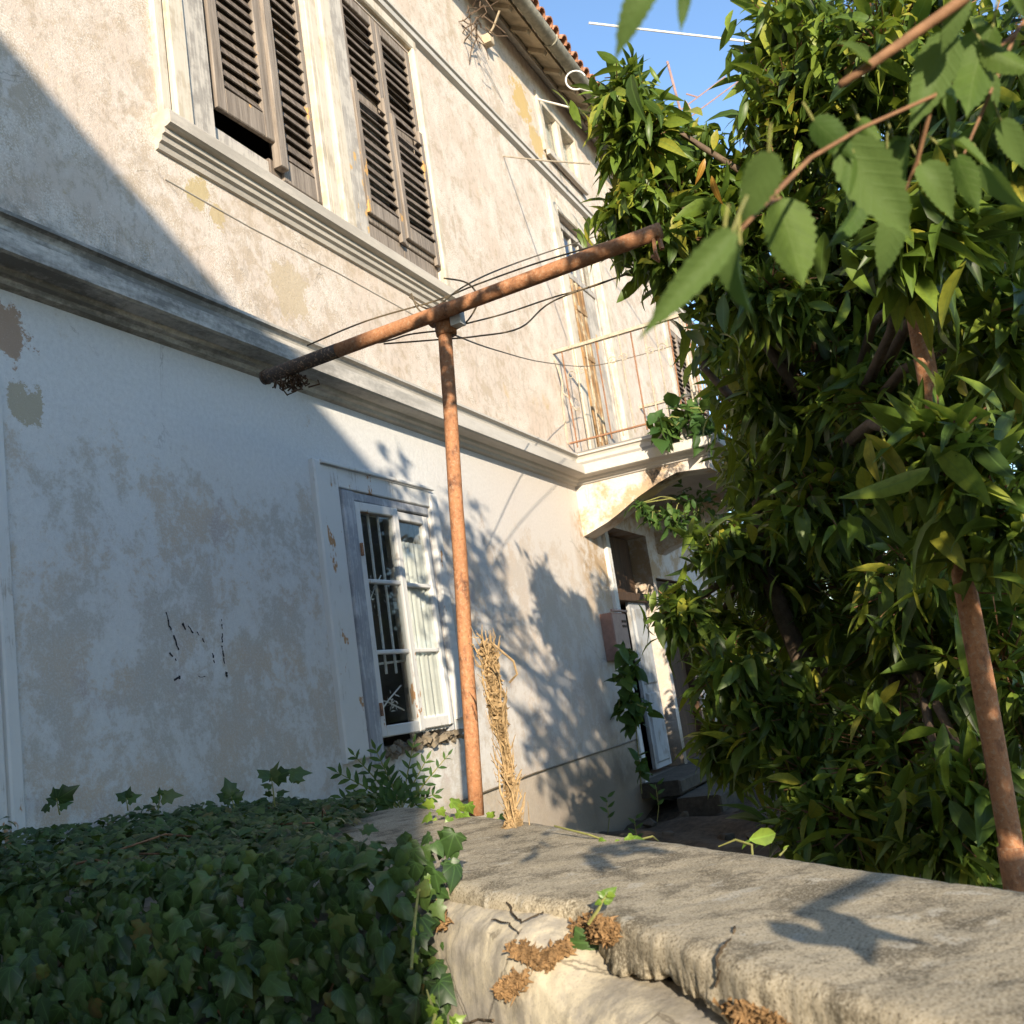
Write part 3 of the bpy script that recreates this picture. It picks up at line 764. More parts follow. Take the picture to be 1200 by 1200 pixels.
for x in np.arange(xa, xb+.01, .125):
    place("baluster", barm if k % 4 else barr, rl_o, Matrix.Translation((x, yf, 2.44))@Matrix.Scale(1.04,4,(0,0,1))); k += 1
for y in np.arange(-.10, yf, -.125):
    place("baluster", barm if k % 3 else barr, rl_o, Matrix.Translation((xb, y, 2.44))@Matrix.Scale(1.04,4,(0,0,1))); k += 1
def scroll(y, z, s=1, mir=1):
    mb = MB(); pts = []
    for q in np.linspace(0, 2.6*math.pi, 26):
        r = .05*s*(1-q/(3.1*math.pi)); pts.append((xa, y + mir*r*math.cos(q), z + r*math.sin(q)))
    mb.tube(pts, .006, 5); return mb
for (y, z) in ((-.16,3.20),(-.28,3.22),(-.62,3.23),(-.74,3.23),(-1.02,3.22),(-1.14,3.22)):
    mk("scroll", scroll(y, z, 1, 1 if int(abs(y)*50) % 2 else -1), M_IRON, rl_o)
sc = MB(); sc.tube([(xa,0,3.44),(xa,-.03,3.30),(xa,-.05,3.15),(xa,-.02,3.0),(xa,0.0,2.5)], .012, 6); sc.tube([(xa,-.03,3.05),(xa,-.09,2.98),(xa,-.12,2.88),(xa,-.15,2.82),(xa,-.19,2.84)], .008, 5)
mk("wall_stay", sc, M_IRON, rl_o)

# ---- balcony door
cs = MB(); cs.bbox(10.22,10.44,-.035,.02,2.40,5.60,.012); cs.bbox(11.67,11.90,-.035,.02,2.40,5.60,.012); cs.bbox(10.44,11.67,-.033,.02,5.44,5.60,.012)
mk("door_casing", cs, M_CREAM, house)
fr = MB(); fr.bbox(10.455,10.53,.05,.13,2.40,5.42); fr.bbox(11.58,11.655,.05,.13,2.40,5.42); fr.bbox(10.53,11.58,.048,.13,4.72,4.80); fr.bbox(10.53,11.58,.05,.13,5.34,5.42)
for x in (10.78,11.04,11.30): fr.bbox(x-.014,x+.014,.07,.11,4.80,5.34)
bd = mk("balcony_door", fr, M_JAMB, house)
p = MB(); p.box(10.53,11.58,.088,.092,4.80,5.34); mk("pane", p, M_GLASS, bd)
p = MB(); p.bbox(10.53,10.66,.06,.10,2.42,4.72); p.bbox(11.02,11.58,.065,.10,2.42,4.72); mk("door_leaf", p, M_JAMB, bd)
p = MB(); p.bbox(10.53,10.60,.01,.055,3.9,4.70); mk("brown_strip", p, M_BROWNW, bd)
# louvre leaf stripped to brown wood, folded half open
p = MB()
for k in range(5): p.bbox(10.665+k*.074,10.733+k*.074,.02+.006*(k%2),.055,2.62+.02*(k%3),4.68-.03*(k%2))
p.bbox(10.665,11.03,.012,.02,3.72,3.80); p.bbox(10.665,11.03,.012,.02,4.3,4.38)
mk("peeled_door_leaf", p, M_BROWNW, bd)

# ---- ground floor door
fr = MB(); fr.bbox(10.31,10.42,.04,.30,-.98,1.70); fr.bbox(10.42,11.68,.05,.28,.92,1.02); mk("door_jamb", fr, M_DARKW, house)
fr = MB(); fr.bbox(10.19,10.305,-.04,.03,-.98,1.75); mk("door_casing", fr, M_WHITE, house)
dl = MB(); dl.box(10.43,11.02,.215,.25,-.93,.92)
for a, b in ((-.90,-.45),(-.38,.20),(.27,.88)): dl.bbox(10.50,10.96,.19,.214,a,b,.03)
dl.bbox(10.42,10.49,.185,.214,-.93,.92); 
dr = mk("door", dl, M_DOORW, house)
d2 = MB(); d2.box(11.025,11.62,.10,.14,-.93,.92)
for a, b in ((-.88,-.10),(-.02,.86)): d2.bbox(11.08,11.56,.078,.099,a,b,.025)
mk("door_leaf", d2, M_DOORW, dr)
p = MB(); p.bbox(10.42,11.68,.20,.24,1.02,1.70); mk("fanlight_board", p, M_DARKW, dr)
st = MB(); st.bbox(10.1,12.9,-.42,.05,-1.12,-.975,.02); st.bbox(9.9,13.2,-.85,-.42,-1.4,-1.13,.02); mk("door_step", st, M_STEP, house)
pw = MB(); pw.bbox(11.905,11.99,.04,.16,-.97,1.20); pw.bbox(12.96,13.045,.04,.16,-.97,1.20); pw.bbox(11.99,12.96,.042,.15,1.10,1.20); mk("added_dark_door_frame", pw, M_DARKW, house)
pw = MB(); pw.box(12.0,12.95,.12,.16,-.97,1.10); mk("added_dark_door", pw, M_DARKW, house)  # dark door and frame added to keep this part of the entrance dark

# ---- lower window
cs = MB()
cs.bbox(5.03,5.10,-.042,.02,-.20,1.62,.010); cs.bbox(5.102,5.29,-.028,.02,-.19,1.60,.008)
cs.bbox(6.45,6.56,-.036,.02,-.05,1.58,.010)
cs.bbox(5.29,6.45,-.024,.02,1.475,1.60,.006)
cs.bbox(5.10,6.50,-.05,-.022,1.60,1.622,.004)
mk("window_casing", cs, M_WHITE, house)
for q in ((5.30,5.425,-.045,.12,-.24,1.46,.008),(6.405,6.435,.0,.12,-.12,1.46)):
    jb = MB(); jb.bbox(*q); mk("window_jamb", jb, M_BLUEG, house)
def sash(x0, x1, z0, z1, y, st, swing, hinge):
    f = MB(); f.bbox(x0,x0+st,y,y+.045,z0,z1,.008); f.bbox(x1-st,x1,y,y+.045,z0,z1,.008)
    f.bbox(x0+st,x1-st,y+.003,y+.043,z0,z0+.07,.006); f.bbox(x0+st,x1-st,y+.003,y+.043,z1-.06,z1,.006)
    h = (z1-.06-z0-.07)/3
    for k in (1,2): f.bbox(x0+st,x1-st,y+.008,y+.04,z0+.07+h*k-.014,z0+.07+h*k+.014,.006)
    hx = x0 if hinge == 'l' else x1
    RM = Matrix.Translation((hx,y,0)) @ Matrix.Rotation(swing,4,'Z') @ Matrix.Translation((-hx,-y,0))
    f.v = [tuple(RM @ Vector(v)) for v in f.v]
    o = mk("window_sash", f, M_WHITE, house)
    for k in range(3):
        g_ = MB(); g_.box(x0+st-.003,x1-st+.003,y+.022,y+.025,z0+.07+h*k+.012,z0+.07+h*(k+1)-.012)
        g_.v = [tuple(RM @ Vector(v)) for v in g_.v]; mk("pane", g_, M_GLASS, o)
    return o
s1 = sash(5.43,5.92,-.09,1.40,-.035,.06,R(-3),'l'); s2 = sash(5.925,6.40,-.08,1.40,-.01,.055,0,'r')
for z in (.08, 1.08):
    hn = MB(); hn.tube([(5.425,-.055,z-.04),(5.425,-.055,z+.04)], .012, 6); mk("hinge", hn, M_IRONR, s1)
sh = MB(); sh.bbox(5.43,6.42,-.02,.02,1.41,1.465); mk("window_head", sh, M_BLUEG, house)
ib = MB()
for x in (5.56,5.67,5.79):
    ib = MB(); ib.tube([(x,.03,.30),(x+.004,.03,1.45)], .010, 6); mk("inner_bar", ib, M_WHITEC, house)
ib = MB(); ib.tube([(5.44,.045,.36),(5.92,.045,.38)], .009, 6); mk("inner_bar", ib, M_WHITEC, house)
ct = MB(); n = 40; ct.grid([[(5.93+.5*i/n, .036+.012*math.sin(i*1.3)+.006*math.sin(i*3.1), z) for z in np.linspace(-.1,1.2,6)] for i in range(n+1)]); mk("curtain", ct, M_CURT, house, smooth=True)
tg = MB()
for (a, b) in (((5.50,.05,.02),(5.85,.045,.22)),((5.50,.05,.16),(5.86,.05,.06)),((5.56,.05,.72),(5.78,.05,.95))): tg.tube([a, tuple((np.array(a)+np.array(b))/2+np.array([0,0,.012])), b], .006, 4)
for _ in range(36):
    c = Vector((5.74+rng.normal()*.045,.05,.12+rng.normal()*.035)) if _ < 20 else Vector((5.66+rng.normal()*.07,.05,.82+rng.normal()*.07))
    d = Vector(tuple(rand_dirs(1)[0]))*.02; tg.add([c-d, c+Vector((d.z,0,-d.x))*.6, c+d], [(0,1,2)])
mk("dry_cobweb", tg, M_CURT, house)
rbm = MB()
for k in range(60):
    x = 5.42 + 1.05*k/59; s = .018+.028*rng.random()
    M = Matrix.Translation((x, -.005-.03*rng.random(), -.135-.05*rng.random()-.02*(k<10))) @ Matrix.Rotation(rng.random()*3,4,'X') @ Matrix.Rotation(rng.random()*3,4,'Z')
    rbm.obox(M, s*1.6, s, s*.8)
mk("sill_rubble", rbm, M_RUBBLE, house)['kind'] = 'stuff'
# casing of the next window, at the frame's left edge
cs = MB(); cs.bbox(2.62,2.80,-.03,.02,-.3,1.62,.008); cs.bbox(2.802,2.865,-.045,.02,-.3,1.64,.008); mk("window_casing", cs, M_WHITE, house)

# scribbles
ik = MB()
def stroke(pts, w):
    raw = [np.array([x, 0, z]) for x, z in pts]; pts = []
    for a, b in zip(raw[:-1], raw[1:]):
        n = max(2, int(np.linalg.norm(b-a)/.012))
        for q in range(n): pts.append(a+(b-a)*q/n + np.array([rng.normal(),0,rng.normal()])*.0022)
    pts.append(raw[-1]); w0 = w
    for a, b in zip(pts[:-1], pts[1:]):
        if rng.random() < .22: continue
        w = w0*(.35+.75*rng.random())
        d = (b-a)/np.linalg.norm(b-a); nn = np.array([-d[2],0,d[0]])*w
        ik.add([a-nn+[0,-.003,0], a+nn+[0,-.003,0], b+nn*.8+[0,-.003,0], b-nn*.8+[0,-.003,0]], [(0,1,2,3)])
from math import sin
def fp(px, py):
    r = MR @ np.array([px-600., py-600., 1200.]); t = 3.5/r[1]; return (r[0]*t, r[2]*t)
for pts, w in (([(194,718),(198,733),(205,750),(211,768)],.006), ([(196,762),(204,772),(212,780)],.006), ([(203,797),(211,794)],.012), ([(213,730),(217,738)],.008),
               ([(220,733),(226,742)],.005), ([(259,725),(260,745),(260,762),(263,778)],.005), ([(265,787),(266,793)],.010), ([(248,765),(251,777)],.006), ([(237,748),(239,753)],.005), ([(232,793),(247,793)],.003), ([(230,741),(233,745)],.004)):
    stroke([fp(*p) for p in pts], w)
mk("scribble", ik, M_INK, house)["kind"] = "stuff"

# ------------------------------------------------------------------ things on the facade
mb_ = MB(); o0 = (9.94, -.07, .26)
mb_.bbox(9.72,10.16,-.13,-.002,.27,.74,.012); mb_.bbox(9.70,10.18,-.15,-.131,.745,.77,.006)
meter = thing("meter_box", "dull pink metal meter box fixed to the wall left of the ground floor door", "meter box", o0)
mk("box_body", mb_, M_METER, meter)
v_ = MB()
for z in (.64,.59): v_.box(10.0,10.13,-.135,-.129,z,z+.025)
mk("vent_slot", v_, M_DARKW, meter)

r_ = MB(); a = Vector((9.08,0,5.5)); b = Vector(at(692,192,9.0)); r_.tube([a, (a+b)/2+Vector((0,0,-.01)), b], .008, 5)
tag(mk("iron_rod", r_, M_IRON, None, a), "thin pale rod sticking out of the wall above the balcony door", "rod")
r_ = MB(); a = Vector((10.45,0,6.87)); b = Vector(at(676,128,11.2)); r_.tube([a, b], .012, 5)
tag(mk("iron_rod", r_, M_WHITEC, None, a), "short white rod by the top corner of the small attic window", "rod")
r_ = MB(); c = np.array(at(674,92,10.2))
pts = []
for q in np.linspace(.5, 5.2, 18): pts.append(at(675+12*math.cos(q), 94-11*math.sin(q), 10.2))
pts.append(at(712, 112, 10.0)); r_.tube(pts, .008, 6)
tag(mk("cable_loop", r_, M_WHITEC, None, pts[-1]), "white cable looped below the gutter among the laurel leaves", "cable")
# dry twigs caught on the old bracket under the eave
nest = thing("dried_twigs", "small tangle of dead twigs caught on a bracket under the eave", "twigs", tuple(at(562,30,10.2)))
n_ = MB()
for k in range(26):
    p = np.array(at(556+rng.normal()*8, 22+rng.normal()*14, 10.2+rng.normal()*.06)); d = rand_dirs(1)[0]*.22; d[2] -= .12
    n_.tube([p, p+d*.5+rand_dirs(1)[0]*.04, p+d], [.009,.007,.004], 4)
mk("twig", n_, M_BARK, nest)['kind'] = 'stuff'
n_ = MB(); n_.bbox(8.98,9.08,-.10,-.005,6.74,6.84); n_.tube([(9.03,-.02,6.8),(9.0,-.14,6.88),(8.95,-.26,7.0)], .012, 6); mk("bracket", n_, M_EAVE, nest)

# ------------------------------------------------------------------ rusty T-frame
pb = Vector((3.79,-1.48,-.42)); pt = Vector(at(520,368,4.55))
cf = thing("clothesline_frame", "rusty orange T-shaped pipe frame standing on the garden wall in front of the house", "frame", pb)
p = MB(); p.tube([pb.lerp(pt,k/10)+Vector((.0015*math.sin(k*1.7),.001*math.sin(k*2.3),0)) for k in range(11)], .031, 14); mk("pole", p, M_RUST, cf, smooth=True)
bl_, br_ = Vector(at(309,443,4.92)), Vector(at(774,270,4.02))
bl2 = bl_.lerp(br_, .22)
p = MB(); p.tube([bl2.lerp(br_,k/12) for k in range(13)], .0335, 14)
cb = mk("crossbar", p, M_RUST, cf, smooth=True)
p = MB(); p.tube([bl_.lerp(bl2,k/6) for k in range(7)], .0345, 14); mk("crossbar_end", p, M_RUSTD, cf, smooth=True)
p = MB(); p.tube([bl_ - (br_-bl_).normalized()*.004, bl_+(br_-bl_).normalized()*.02], [.029,.0375], 14); mk("end_cap", p, M_DARKW, cf)
p = MB(); p.tube([pt-Vector((0,0,.10)), pt-Vector((0,0,.03)), pt+Vector((0,0,.0))], [.046,.05,.047], 14)
d_ = (br_-bl_).normalized(); p.tube([pt-d_*.07, pt, pt+d_*.08], [.044,.049,.044], 14); mk("weld_collar", p, M_RUST, cf, smooth=True)
p = MB(); p.obox(Matrix.Translation(at(536,374,4.5)), .05,.05,.06); mk("bolt_plate", p, M_WHITEC, cf)
p = MB()
for k in range(40):
    c = np.array(at(345+rng.normal()*9, 448+rng.normal()*5, 4.86+rng.normal()*.03)); d = rand_dirs(1)[0]*.032
    p.tube([c-d, c+rand_dirs(1)[0]*.03, c+d], .004, 4)
mk("wire_coil", p, M_DARKW, cf)['kind'] = 'stuff'
p = MB(); hk = np.array(at(770,284,4.0))
p.tube([at(766,280,4.02), at(768,296,4.0), at(772,306,4.0), at(764,300,3.98)], .008, 5); p.tube([at(772,278,4.02), at(776,292,4.0)], .010, 5)
mk("hook", p, M_RUST, cf)

def wire(pts, label, r=.0042):
    P3 = [Vector(at(*q)) for q in pts]; out = []
    for i in range(len(P3)-1):
        a = P3[max(i-1,0)]; b = P3[i]; c = P3[i+1]; d = P3[min(i+2,len(P3)-1)]
        for t in np.linspace(0,1,7)[:-1]:
            out.append(0.5*((2*b)+(-a+c)*t+(2*a-5*b+4*c-d)*t*t+(-a+3*b-3*c+d)*t**3))
    out.append(P3[-1]); m_ = MB(); m_.tube(out, r, 5)
    tag(mk("loose_wire", m_, M_WIRE, None, out[0]), label, "wire", "loose wires on the rusty frame")
wire([(480,348,4.6),(505,362,4.55),(540,338,4.6),(580,318,5),(640,296,6),(720,270,7.5)], "slack wire rising from the pole top above the rusty crossbar")
wire([(360,405,4.8),(430,376,4.65),(512,352,4.58),(560,333,4.55),(640,305,4.5),(768,268,4.02)], "wire running just above the crossbar along its whole length")
wire([(531,383,4.53),(590,368,4.7),(650,348,4.9),(700,334,5),(760,310,5)], "upper wire strung below the right arm of the crossbar")
wire([(450,403,4.7),(515,398,4.56),(560,394,4.6),(610,384,4.7),(650,352,4.9),(745,318,4.8)], "kinked wire sagging below the crossbar")
wire([(531,392,4.53),(580,410,6),(640,425,8.4),(700,428,10.4),(790,405,10.4)], "long wire sagging from the pole to the balcony railing")
wire([(482,344,4.6),(490,362,4.56),(508,376,4.54),(524,388,4.53),(546,378,4.54),(560,352,4.55),(548,332,4.57),(520,326,4.6)], "wire looped round the head of the pole")
wire([(405,402,4.75),(440,402,4.7),(460,398,4.66),(480,392,4.62),(512,388,4.54)], "short wire tied to the left of the pole below the crossbar")

# ------------------------------------------------------------------ right rusty pole behind the wall
rp = [at(1193,1036,2.62), at(1152,800,2.72), at(1122,640,2.85), at(1085,430,3.05), at(1064,315,3.2), at(1048,230,3.3)]
rp = [(rp[0][0]+.01, rp[0][1], -1.3)] + [tuple(q) for q in rp]
pr = thing("rusty_pole", "rusty iron pole leaning among the laurel leaves behind the wall", "pole", rp[0])
p = MB(); p.tube(rp, [.0295]*len(rp), 12); mk("pole", p, M_RUST, pr, smooth=True)
a = np.array(at(1194,1038,2.62)); b = np.array(at(1186,992,2.64)); p = MB(); p.tube([a-np.array([0,0,.2]), a, b], [.038,.038,.037], 12); mk("sleeve", p, M_RUST, pr, smooth=True)

# ------------------------------------------------------------------ garden wall
gw = thing("garden_wall", "low weathered garden wall with cracked grey coping and broken cream plaster below", "wall", (2.23,-2.13,-1.6))
def hsh(i, j, k=0):
    return (math.sin(i*12.9898 + j*78.233 + k*37.7)*43758.5453) % 1.0
def nz2(x, y, k=0):
    xi, yi = math.floor(x), math.floor(y); fx, fy = x-xi, y-yi; fx = fx*fx*(3-2*fx); fy = fy*fy*(3-2*fy)
    return ((hsh(xi,yi,k)*(1-fx)+hsh(xi+1,yi,k)*fx)*(1-fy) + (hsh(xi,yi+1,k)*(1-fx)+hsh(xi+1,yi+1,k)*fx)*fy) - .5
def fb(x, y, k=0): return nz2(x,y,k)+.5*nz2(2.1*x,2.1*y,k+1)+.25*nz2(4.3*x,4.3*y,k+2)+.13*nz2(9*x,9*y,k+3)
# body: terrace-retaining core
b = MB()
poly = [(2.23,-.004), (2.23,-2.13), wpt(3.6,.24,0)[:2], wpt(3.6,.62,0)[:2], wpt(-2.2,.62,0)[:2], (4.72,-.004)]
poly[1] = wpt(-.04,.24,0)[:2]
b.prism(poly[::-1], lambda x,y:(x,y,-1.62), lambda x,y:(x,y,-.44))
mk("wall_body", b, M_WFACE, gw)
# plaster face : a broken ledge below the coping on the right, a rounded shoulder on the left
def sm(a, b, x):
    t = max(0, min(1, (x-a)/(b-a))); return t*t*(3-2*t)
def face_prof(s):
    k = sm(.78, .46, s)
    A = [(.17,-.495),(.125,-.497),(.085,-.502),(.05,-.515),(.022,-.545),(.006,-.60),(.0,-.68),(-.005,-.8),(-.005,-1.0),(-.01,-1.3),(-.01,-1.62)]
    B = [(.24,-.420),(.17,-.424),(.11,-.428),(.07,-.436),(.032,-.460),(.01,-.51),(.0,-.60),(-.005,-.8),(-.005,-1.0),(-.01,-1.3),(-.01,-1.62)]
    return [(a[0]*(1-k)+b[0]*k, a[1]*(1-k)+b[1]*k) for a, b in zip(A, B)]
SURF = []
f = MB(); rows = []
for s in np.concatenate([np.linspace(0, 1.7, 330), np.linspace(1.72, 3.6, 60)]):
    pr_ = face_prof(s); row = []; T_ = 0.0
    for a, b in zip(pr_[:-1], pr_[1:]):
        n = 7 if b[1] > -1.1 else 10
        for q in range(n):
            o = a[0]+(b[0]-a[0])*q/n; z = a[1]+(b[1]-a[1])*q/n; t = T_ + math.hypot(b[0]-a[0], b[1]-a[1])*q/n
            d = .004*fb(s*5, t*5, 3) + .0025*fb(s*19, t*19, 5) + .007*max(-.10,min(.10,fb(s*7, t*7, 11)*3)) + .0015*fb(s*34, t*34, 8)
            row.append(wpt(s, o - d*.8, z + d*.6))
        T_ += math.hypot(b[0]-a[0], b[1]-a[1])
    rows.append(row)
f.grid(rows); mk("plaster_face", f, M_WFACE, gw, smooth=True); SURF += [p for row in rows for p in row]
# coping
def cop_front(s):
    pts = [(-3,.06),(.0,.06),(.25,.07),(.42,.11),(.55,.15),(.62,.155),(.70,.135),(.78,.125),(1.0,.12),(1.3,.11),(1.6,.11),(3.7,.10)]
    for (a, u), (c, v) in zip(pts[:-1], pts[1:]):
        if a <= s <= c:
            return u + (v-u)*(s-a)/(c-a) + .020*fb(s*5,1.5,9)*sm(.0,.35,s)
    return .10
cpm = MB(); rows = []
for s in np.concatenate([np.linspace(-2.35, .2, 150), np.linspace(.21, 1.9, 420), np.linspace(1.92, 3.6, 60)]):
    row = []; F0 = cop_front(s)
    prof = [(.66,-.52),(.665,-.44),(.655,-.412),(.62,-.402)] + [(o, -.398) for o in np.linspace(.58,F0+.09,22)]
    zb = -.476 + .030*fb(s*13,7.7,2) + .016*fb(s*47,4.4,6); J = (.022*fb(s*8,1.5,9) + .010*fb(s*31,2.5,4) + .006*fb(s*90,3.5,6))*sm(.0,.35,s)
    for q in np.linspace(0, math.pi/2, 7)[1:]: prof.append((F0+.035-.035*math.sin(q), -.398 - .024*(1-math.cos(q))))
    z0 = prof[-1][1]
    for k in range(1, 5): prof.append((F0 + J*(k/4)**2 + .0025*fb(s*60, k*3.1, 3), z0 + (zb-z0)*k/4))
    prof.append((F0+J+.012, zb-.002)); prof.append((F0+.06, zb+.006)); prof.append((F0+.12, zb+.006))
    t = 0.0; lo = prof[0]
    for (o, z) in prof:
        t += math.hypot(o-lo[0], z-lo[1]); lo = (o, z)
        d = .006*fb(s*4, t*4, 1) + .0022*fb(s*15, t*15, 2) + .0012*fb(s*40, t*40, 7)
        row.append(wpt(s, o - (d if o < F0+.05 else 0), z + (d if o >= F0+.02 else d*.4)))
    rows.append(row)
cpm.grid(rows); mk("coping", cpm, M_WTOP, gw, smooth=True); SURF += [p for row in rows for p in row]
SURF = np.array(SURF); SPX, SPY, SPZ = project(SURF)

# where a line of sight meets the wall, for the things that grow on it
def on_top(px, py, z=-.395):
    r = MR @ np.array([px-600., py-600., 1200.]); return CAM + r*(z/r[2])
def on_wall(px, py):
    d = np.hypot(SPX-px, SPY-py); d[SPZ < .2] = 1e9
    c = np.where(d < max(6, d.min()+3))[0]; z = SPZ[c].min() if len(c) else 1.6
    return np.array(at(px, py, z))
def on_wall_face(px, py, o=0): return on_wall(px, py)
def crack(pxs, r=.0022):
    m_ = MB(); pts = []
    for a, b in zip(pxs[:-1], pxs[1:]):
        for t in np.linspace(0, 1, 5)[:-1]: pts.append(on_wall(a[0]+(b[0]-a[0])*t+rng.normal()*1.6, a[1]+(b[1]-a[1])*t+rng.normal()*1.2))
    m_.tube(pts, [r*(.5+rng.random()) for _ in pts], 5); mk("crack", m_, M_SOIL, gw)
crack([(862,1086),(856,1100),(845,1112),(841,1130),(842,1146),(838,1160)], .0020)
crack([(594,1058),(600,1070),(612,1082),(626,1072),(640,1070)], .0020)
crack([(575,1076),(600,1084),(612,1100)], .0014)
crack([(545,1200),(560,1194),(585,1196)], .0025)

# cracks in the coping: thin dark grooves following the surface
def moss(pxs, label, n, spread):
    c = on_wall(*pxs[len(pxs)//2]); m_ = MB()
    for k in range(int(n*2.2)):
        i = int(rng.random()*(len(pxs)-1)); f_ = rng.random(); q = np.array(pxs[i])*(1-f_)+np.array(pxs[min(i+1,len(pxs)-1)])*f_
        p = on_wall(q[0]+rng.normal()*spread, q[1]+rng.normal()*spread*.7) + rand_dirs(1)[0]*.006
        d = rand_dirs(1)[0]; e = rand_dirs(1)[0]; L = .005+.009*rng.random()**2; w = .003+.004*rng.random()
        u = np.cross(d,e); p = p + np.array([NW[0],NW[1],.6])*.006
        m_.add([p-d*L, p+u*w, p+d*L*.5+e*.006, p-u*w*.8, p+d*L+u*w*.5], [(0,1,2),(0,2,3),(2,1,4),(2,4,3)])
    o = tag(mk("dried_moss", m_, M_MOSS, None, c), label, "moss"); return o
moss([(515,1062),(520,1076),(512,1082),(526,1082)], "small brown tuft of dry moss near the shaded corner of the wall", 90, 4)
moss([(608,1112),(622,1120),(640,1130),(655,1118),(670,1108)], "brown strip of dry moss in the crack left of the ivy leaf", 300, 5)
moss([(590,1165),(600,1158),(615,1148)], "lowest clump of dry brown moss on the plaster face", 190, 5)
moss([(682,1090),(700,1085),(716,1092),(705,1100)], "clump of dry brown moss round the sprouting seedling", 280, 6)
moss([(862,1186),(880,1192),(900,1198),(920,1206)], "dry moss packed under the broken lip of the coping", 240, 6)

# ------------------------------------------------------------------ ivy over the left of the wall
ivy = thing("ivy", "dark green ivy covering the wall top and face at the left", "ivy", (2.2,-1.1,-1.6))
def inpoly(x, y, poly):
    c = False; n = len(poly)
    for i in range(n):
        x1,y1 = poly[i]; x2,y2 = poly[(i+1)%n]
        if (y1>y)!=(y2>y) and x < (x2-x1)*(y-y1)/(y2-y1)+x1: c = not c
    return c
TOPP = [(2.15,-2.10),(2.38,-1.92),(2.65,-1.55),(3.0,-1.32),(3.5,-1.08),(4.1,-.80),(4.65,-.30),(4.75,-.05),(2.15,-.05)]
P=[];D=[];N=[];L=[]
while len(P) < 4200:
    x = 2.1+2.7*rng.random(); y = -2.15+2.15*rng.random()
    if not inpoly(x,y,TOPP): continue
    edge = min(1, max(0, (x-2.1)/.3))
    hump = .03 + .085*edge*(.5+nz2(x*3,y*3,5)+.4*nz2(x*8,y*8,3)) + .02*max(0,(y+1.2)) + .13*max(0,min(1,(3.6-x)/1.3))*max(0,min(1,(y+1.5)/1.2)) - .05*max(0,min(1,(x-3.4)/1))
    P.append((x,y,-.40 + hump*(.35+.75*rng.random()) + .03))
    a = rng.random()*6.28; D.append((math.cos(a)-.35, math.sin(a)-.25, -.15+.5*rng.random()-.2))
    N.append((rng.normal()*.35-.35, rng.normal()*.35-.2, 1)); L.append(.026+.028*rng.random())
while len(P) < 9600:
    y = -2.24 + 2.3*rng.random(); z = -.28 - 1.35*rng.random()
    x = 2.20 - (.02+.12*rng.random()) - .05*nz2(y*3,z*3,8)
    if z > -.42: x += (z+.42)*1.0
    P.append((x,y,z)); D.append((-.25+rng.normal()*.3, rng.normal()*.75, -1+rng.normal()*.3)); N.append((-1, rng.normal()*.5-.3, .55+rng.normal()*.45)); L.append(.036+.052*rng.random()**1.6)
while len(P) < 9900:     # round the corner
    s = -.03+.13*rng.random()**1.7; z = -.44 - 1.2*rng.random()**.8
    q = wpt(s*(.35+.65*min(1,max(0,(-.5-z)/.5))), -.03-.10*rng.random()*(1-s/.16), z)
    P.append(q); D.append((rng.normal()*.3, rng.normal()*.3, -1)); N.append((NW[0]+rng.normal()*.3, NW[1]*.3+rng.normal()*.3, .3+rng.normal()*.3)); L.append(.038+.04*rng.random())
P=np.array(P);D=np.array(D);N=np.array(N);L=np.array(L); A=mats_from(D,N)
half = rng.random(len(P)) < .55
leaf_plant(ivy, t_ivy(0), M_IVY, P[half], A[half], L[half], n=150)
leaf_plant(ivy, t_ivy(1), M_IVY, P[~half], A[~half], L[~half], n=150, stuffname='foliage')
st = MB()
for k in range(120):
    y = -2.2+2.2*rng.random(); z = -.35-1.1*rng.random(); p = np.array([2.16,y,z]); d = np.array([0,rng.normal()*.25,-.35])
    st.tube([p, p+d*.5+rand_dirs(1)[0]*.03, p+d], .0035, 4)
for k in range(14):
    x = 2.3+2*rng.random(); y = -1.9+1.6*rng.random()
    if inpoly(x,y,TOPP):
        p = np.array([x,y,-.33+.05*rng.random()]); d = rand_dirs(1)[0]*.25; d[2] = .02
        st.tube([p-d, p+[0,0,.03], p+d], .0035, 4)
mk("stem", st, M_TWIG, ivy)['kind'] = 'stuff'

def sprig(name, label, cat, stems, leaves, T, lm, sm, r=.003, group=None):
    """plant from pixel-depth stems and leaves (base px, tip px, depth, normal)"""
    base = Vector(stems[0][0]); root = thing(name, label, cat, base, group)
    s_ = MB()
    for q in stems: s_.tube(q, [r]*(len(q)-1)+[r*.5], 5)
    mk("stem", s_, sm, root)
    me = single_mesh("leaf", T, lm)
    for (b, t, nrm) in leaves:
        b = np.array(b); t = np.array(t); Lg = np.linalg.norm(t-b)
        A = mats_from((t-b)[None], np.array(nrm, float)[None])[0]
        M = Matrix.Identity(4)
        for i in range(3):
            for j in range(3): M[i][j] = float(A[i,j]*Lg)
            M[i][3] = float(b[i])
        place("leaf", me, root, M)
    return root
TOCAM = -MR[:, 2]
def nrm(k=.35, up=.5): return TOCAM + rng.normal(size=3)*k + np.array([0,0,up])
def L_(bx,by,tx,ty,z,dz=0.0,k=.35): return (at(bx,by,z), at(tx,ty,z+dz), nrm(k))

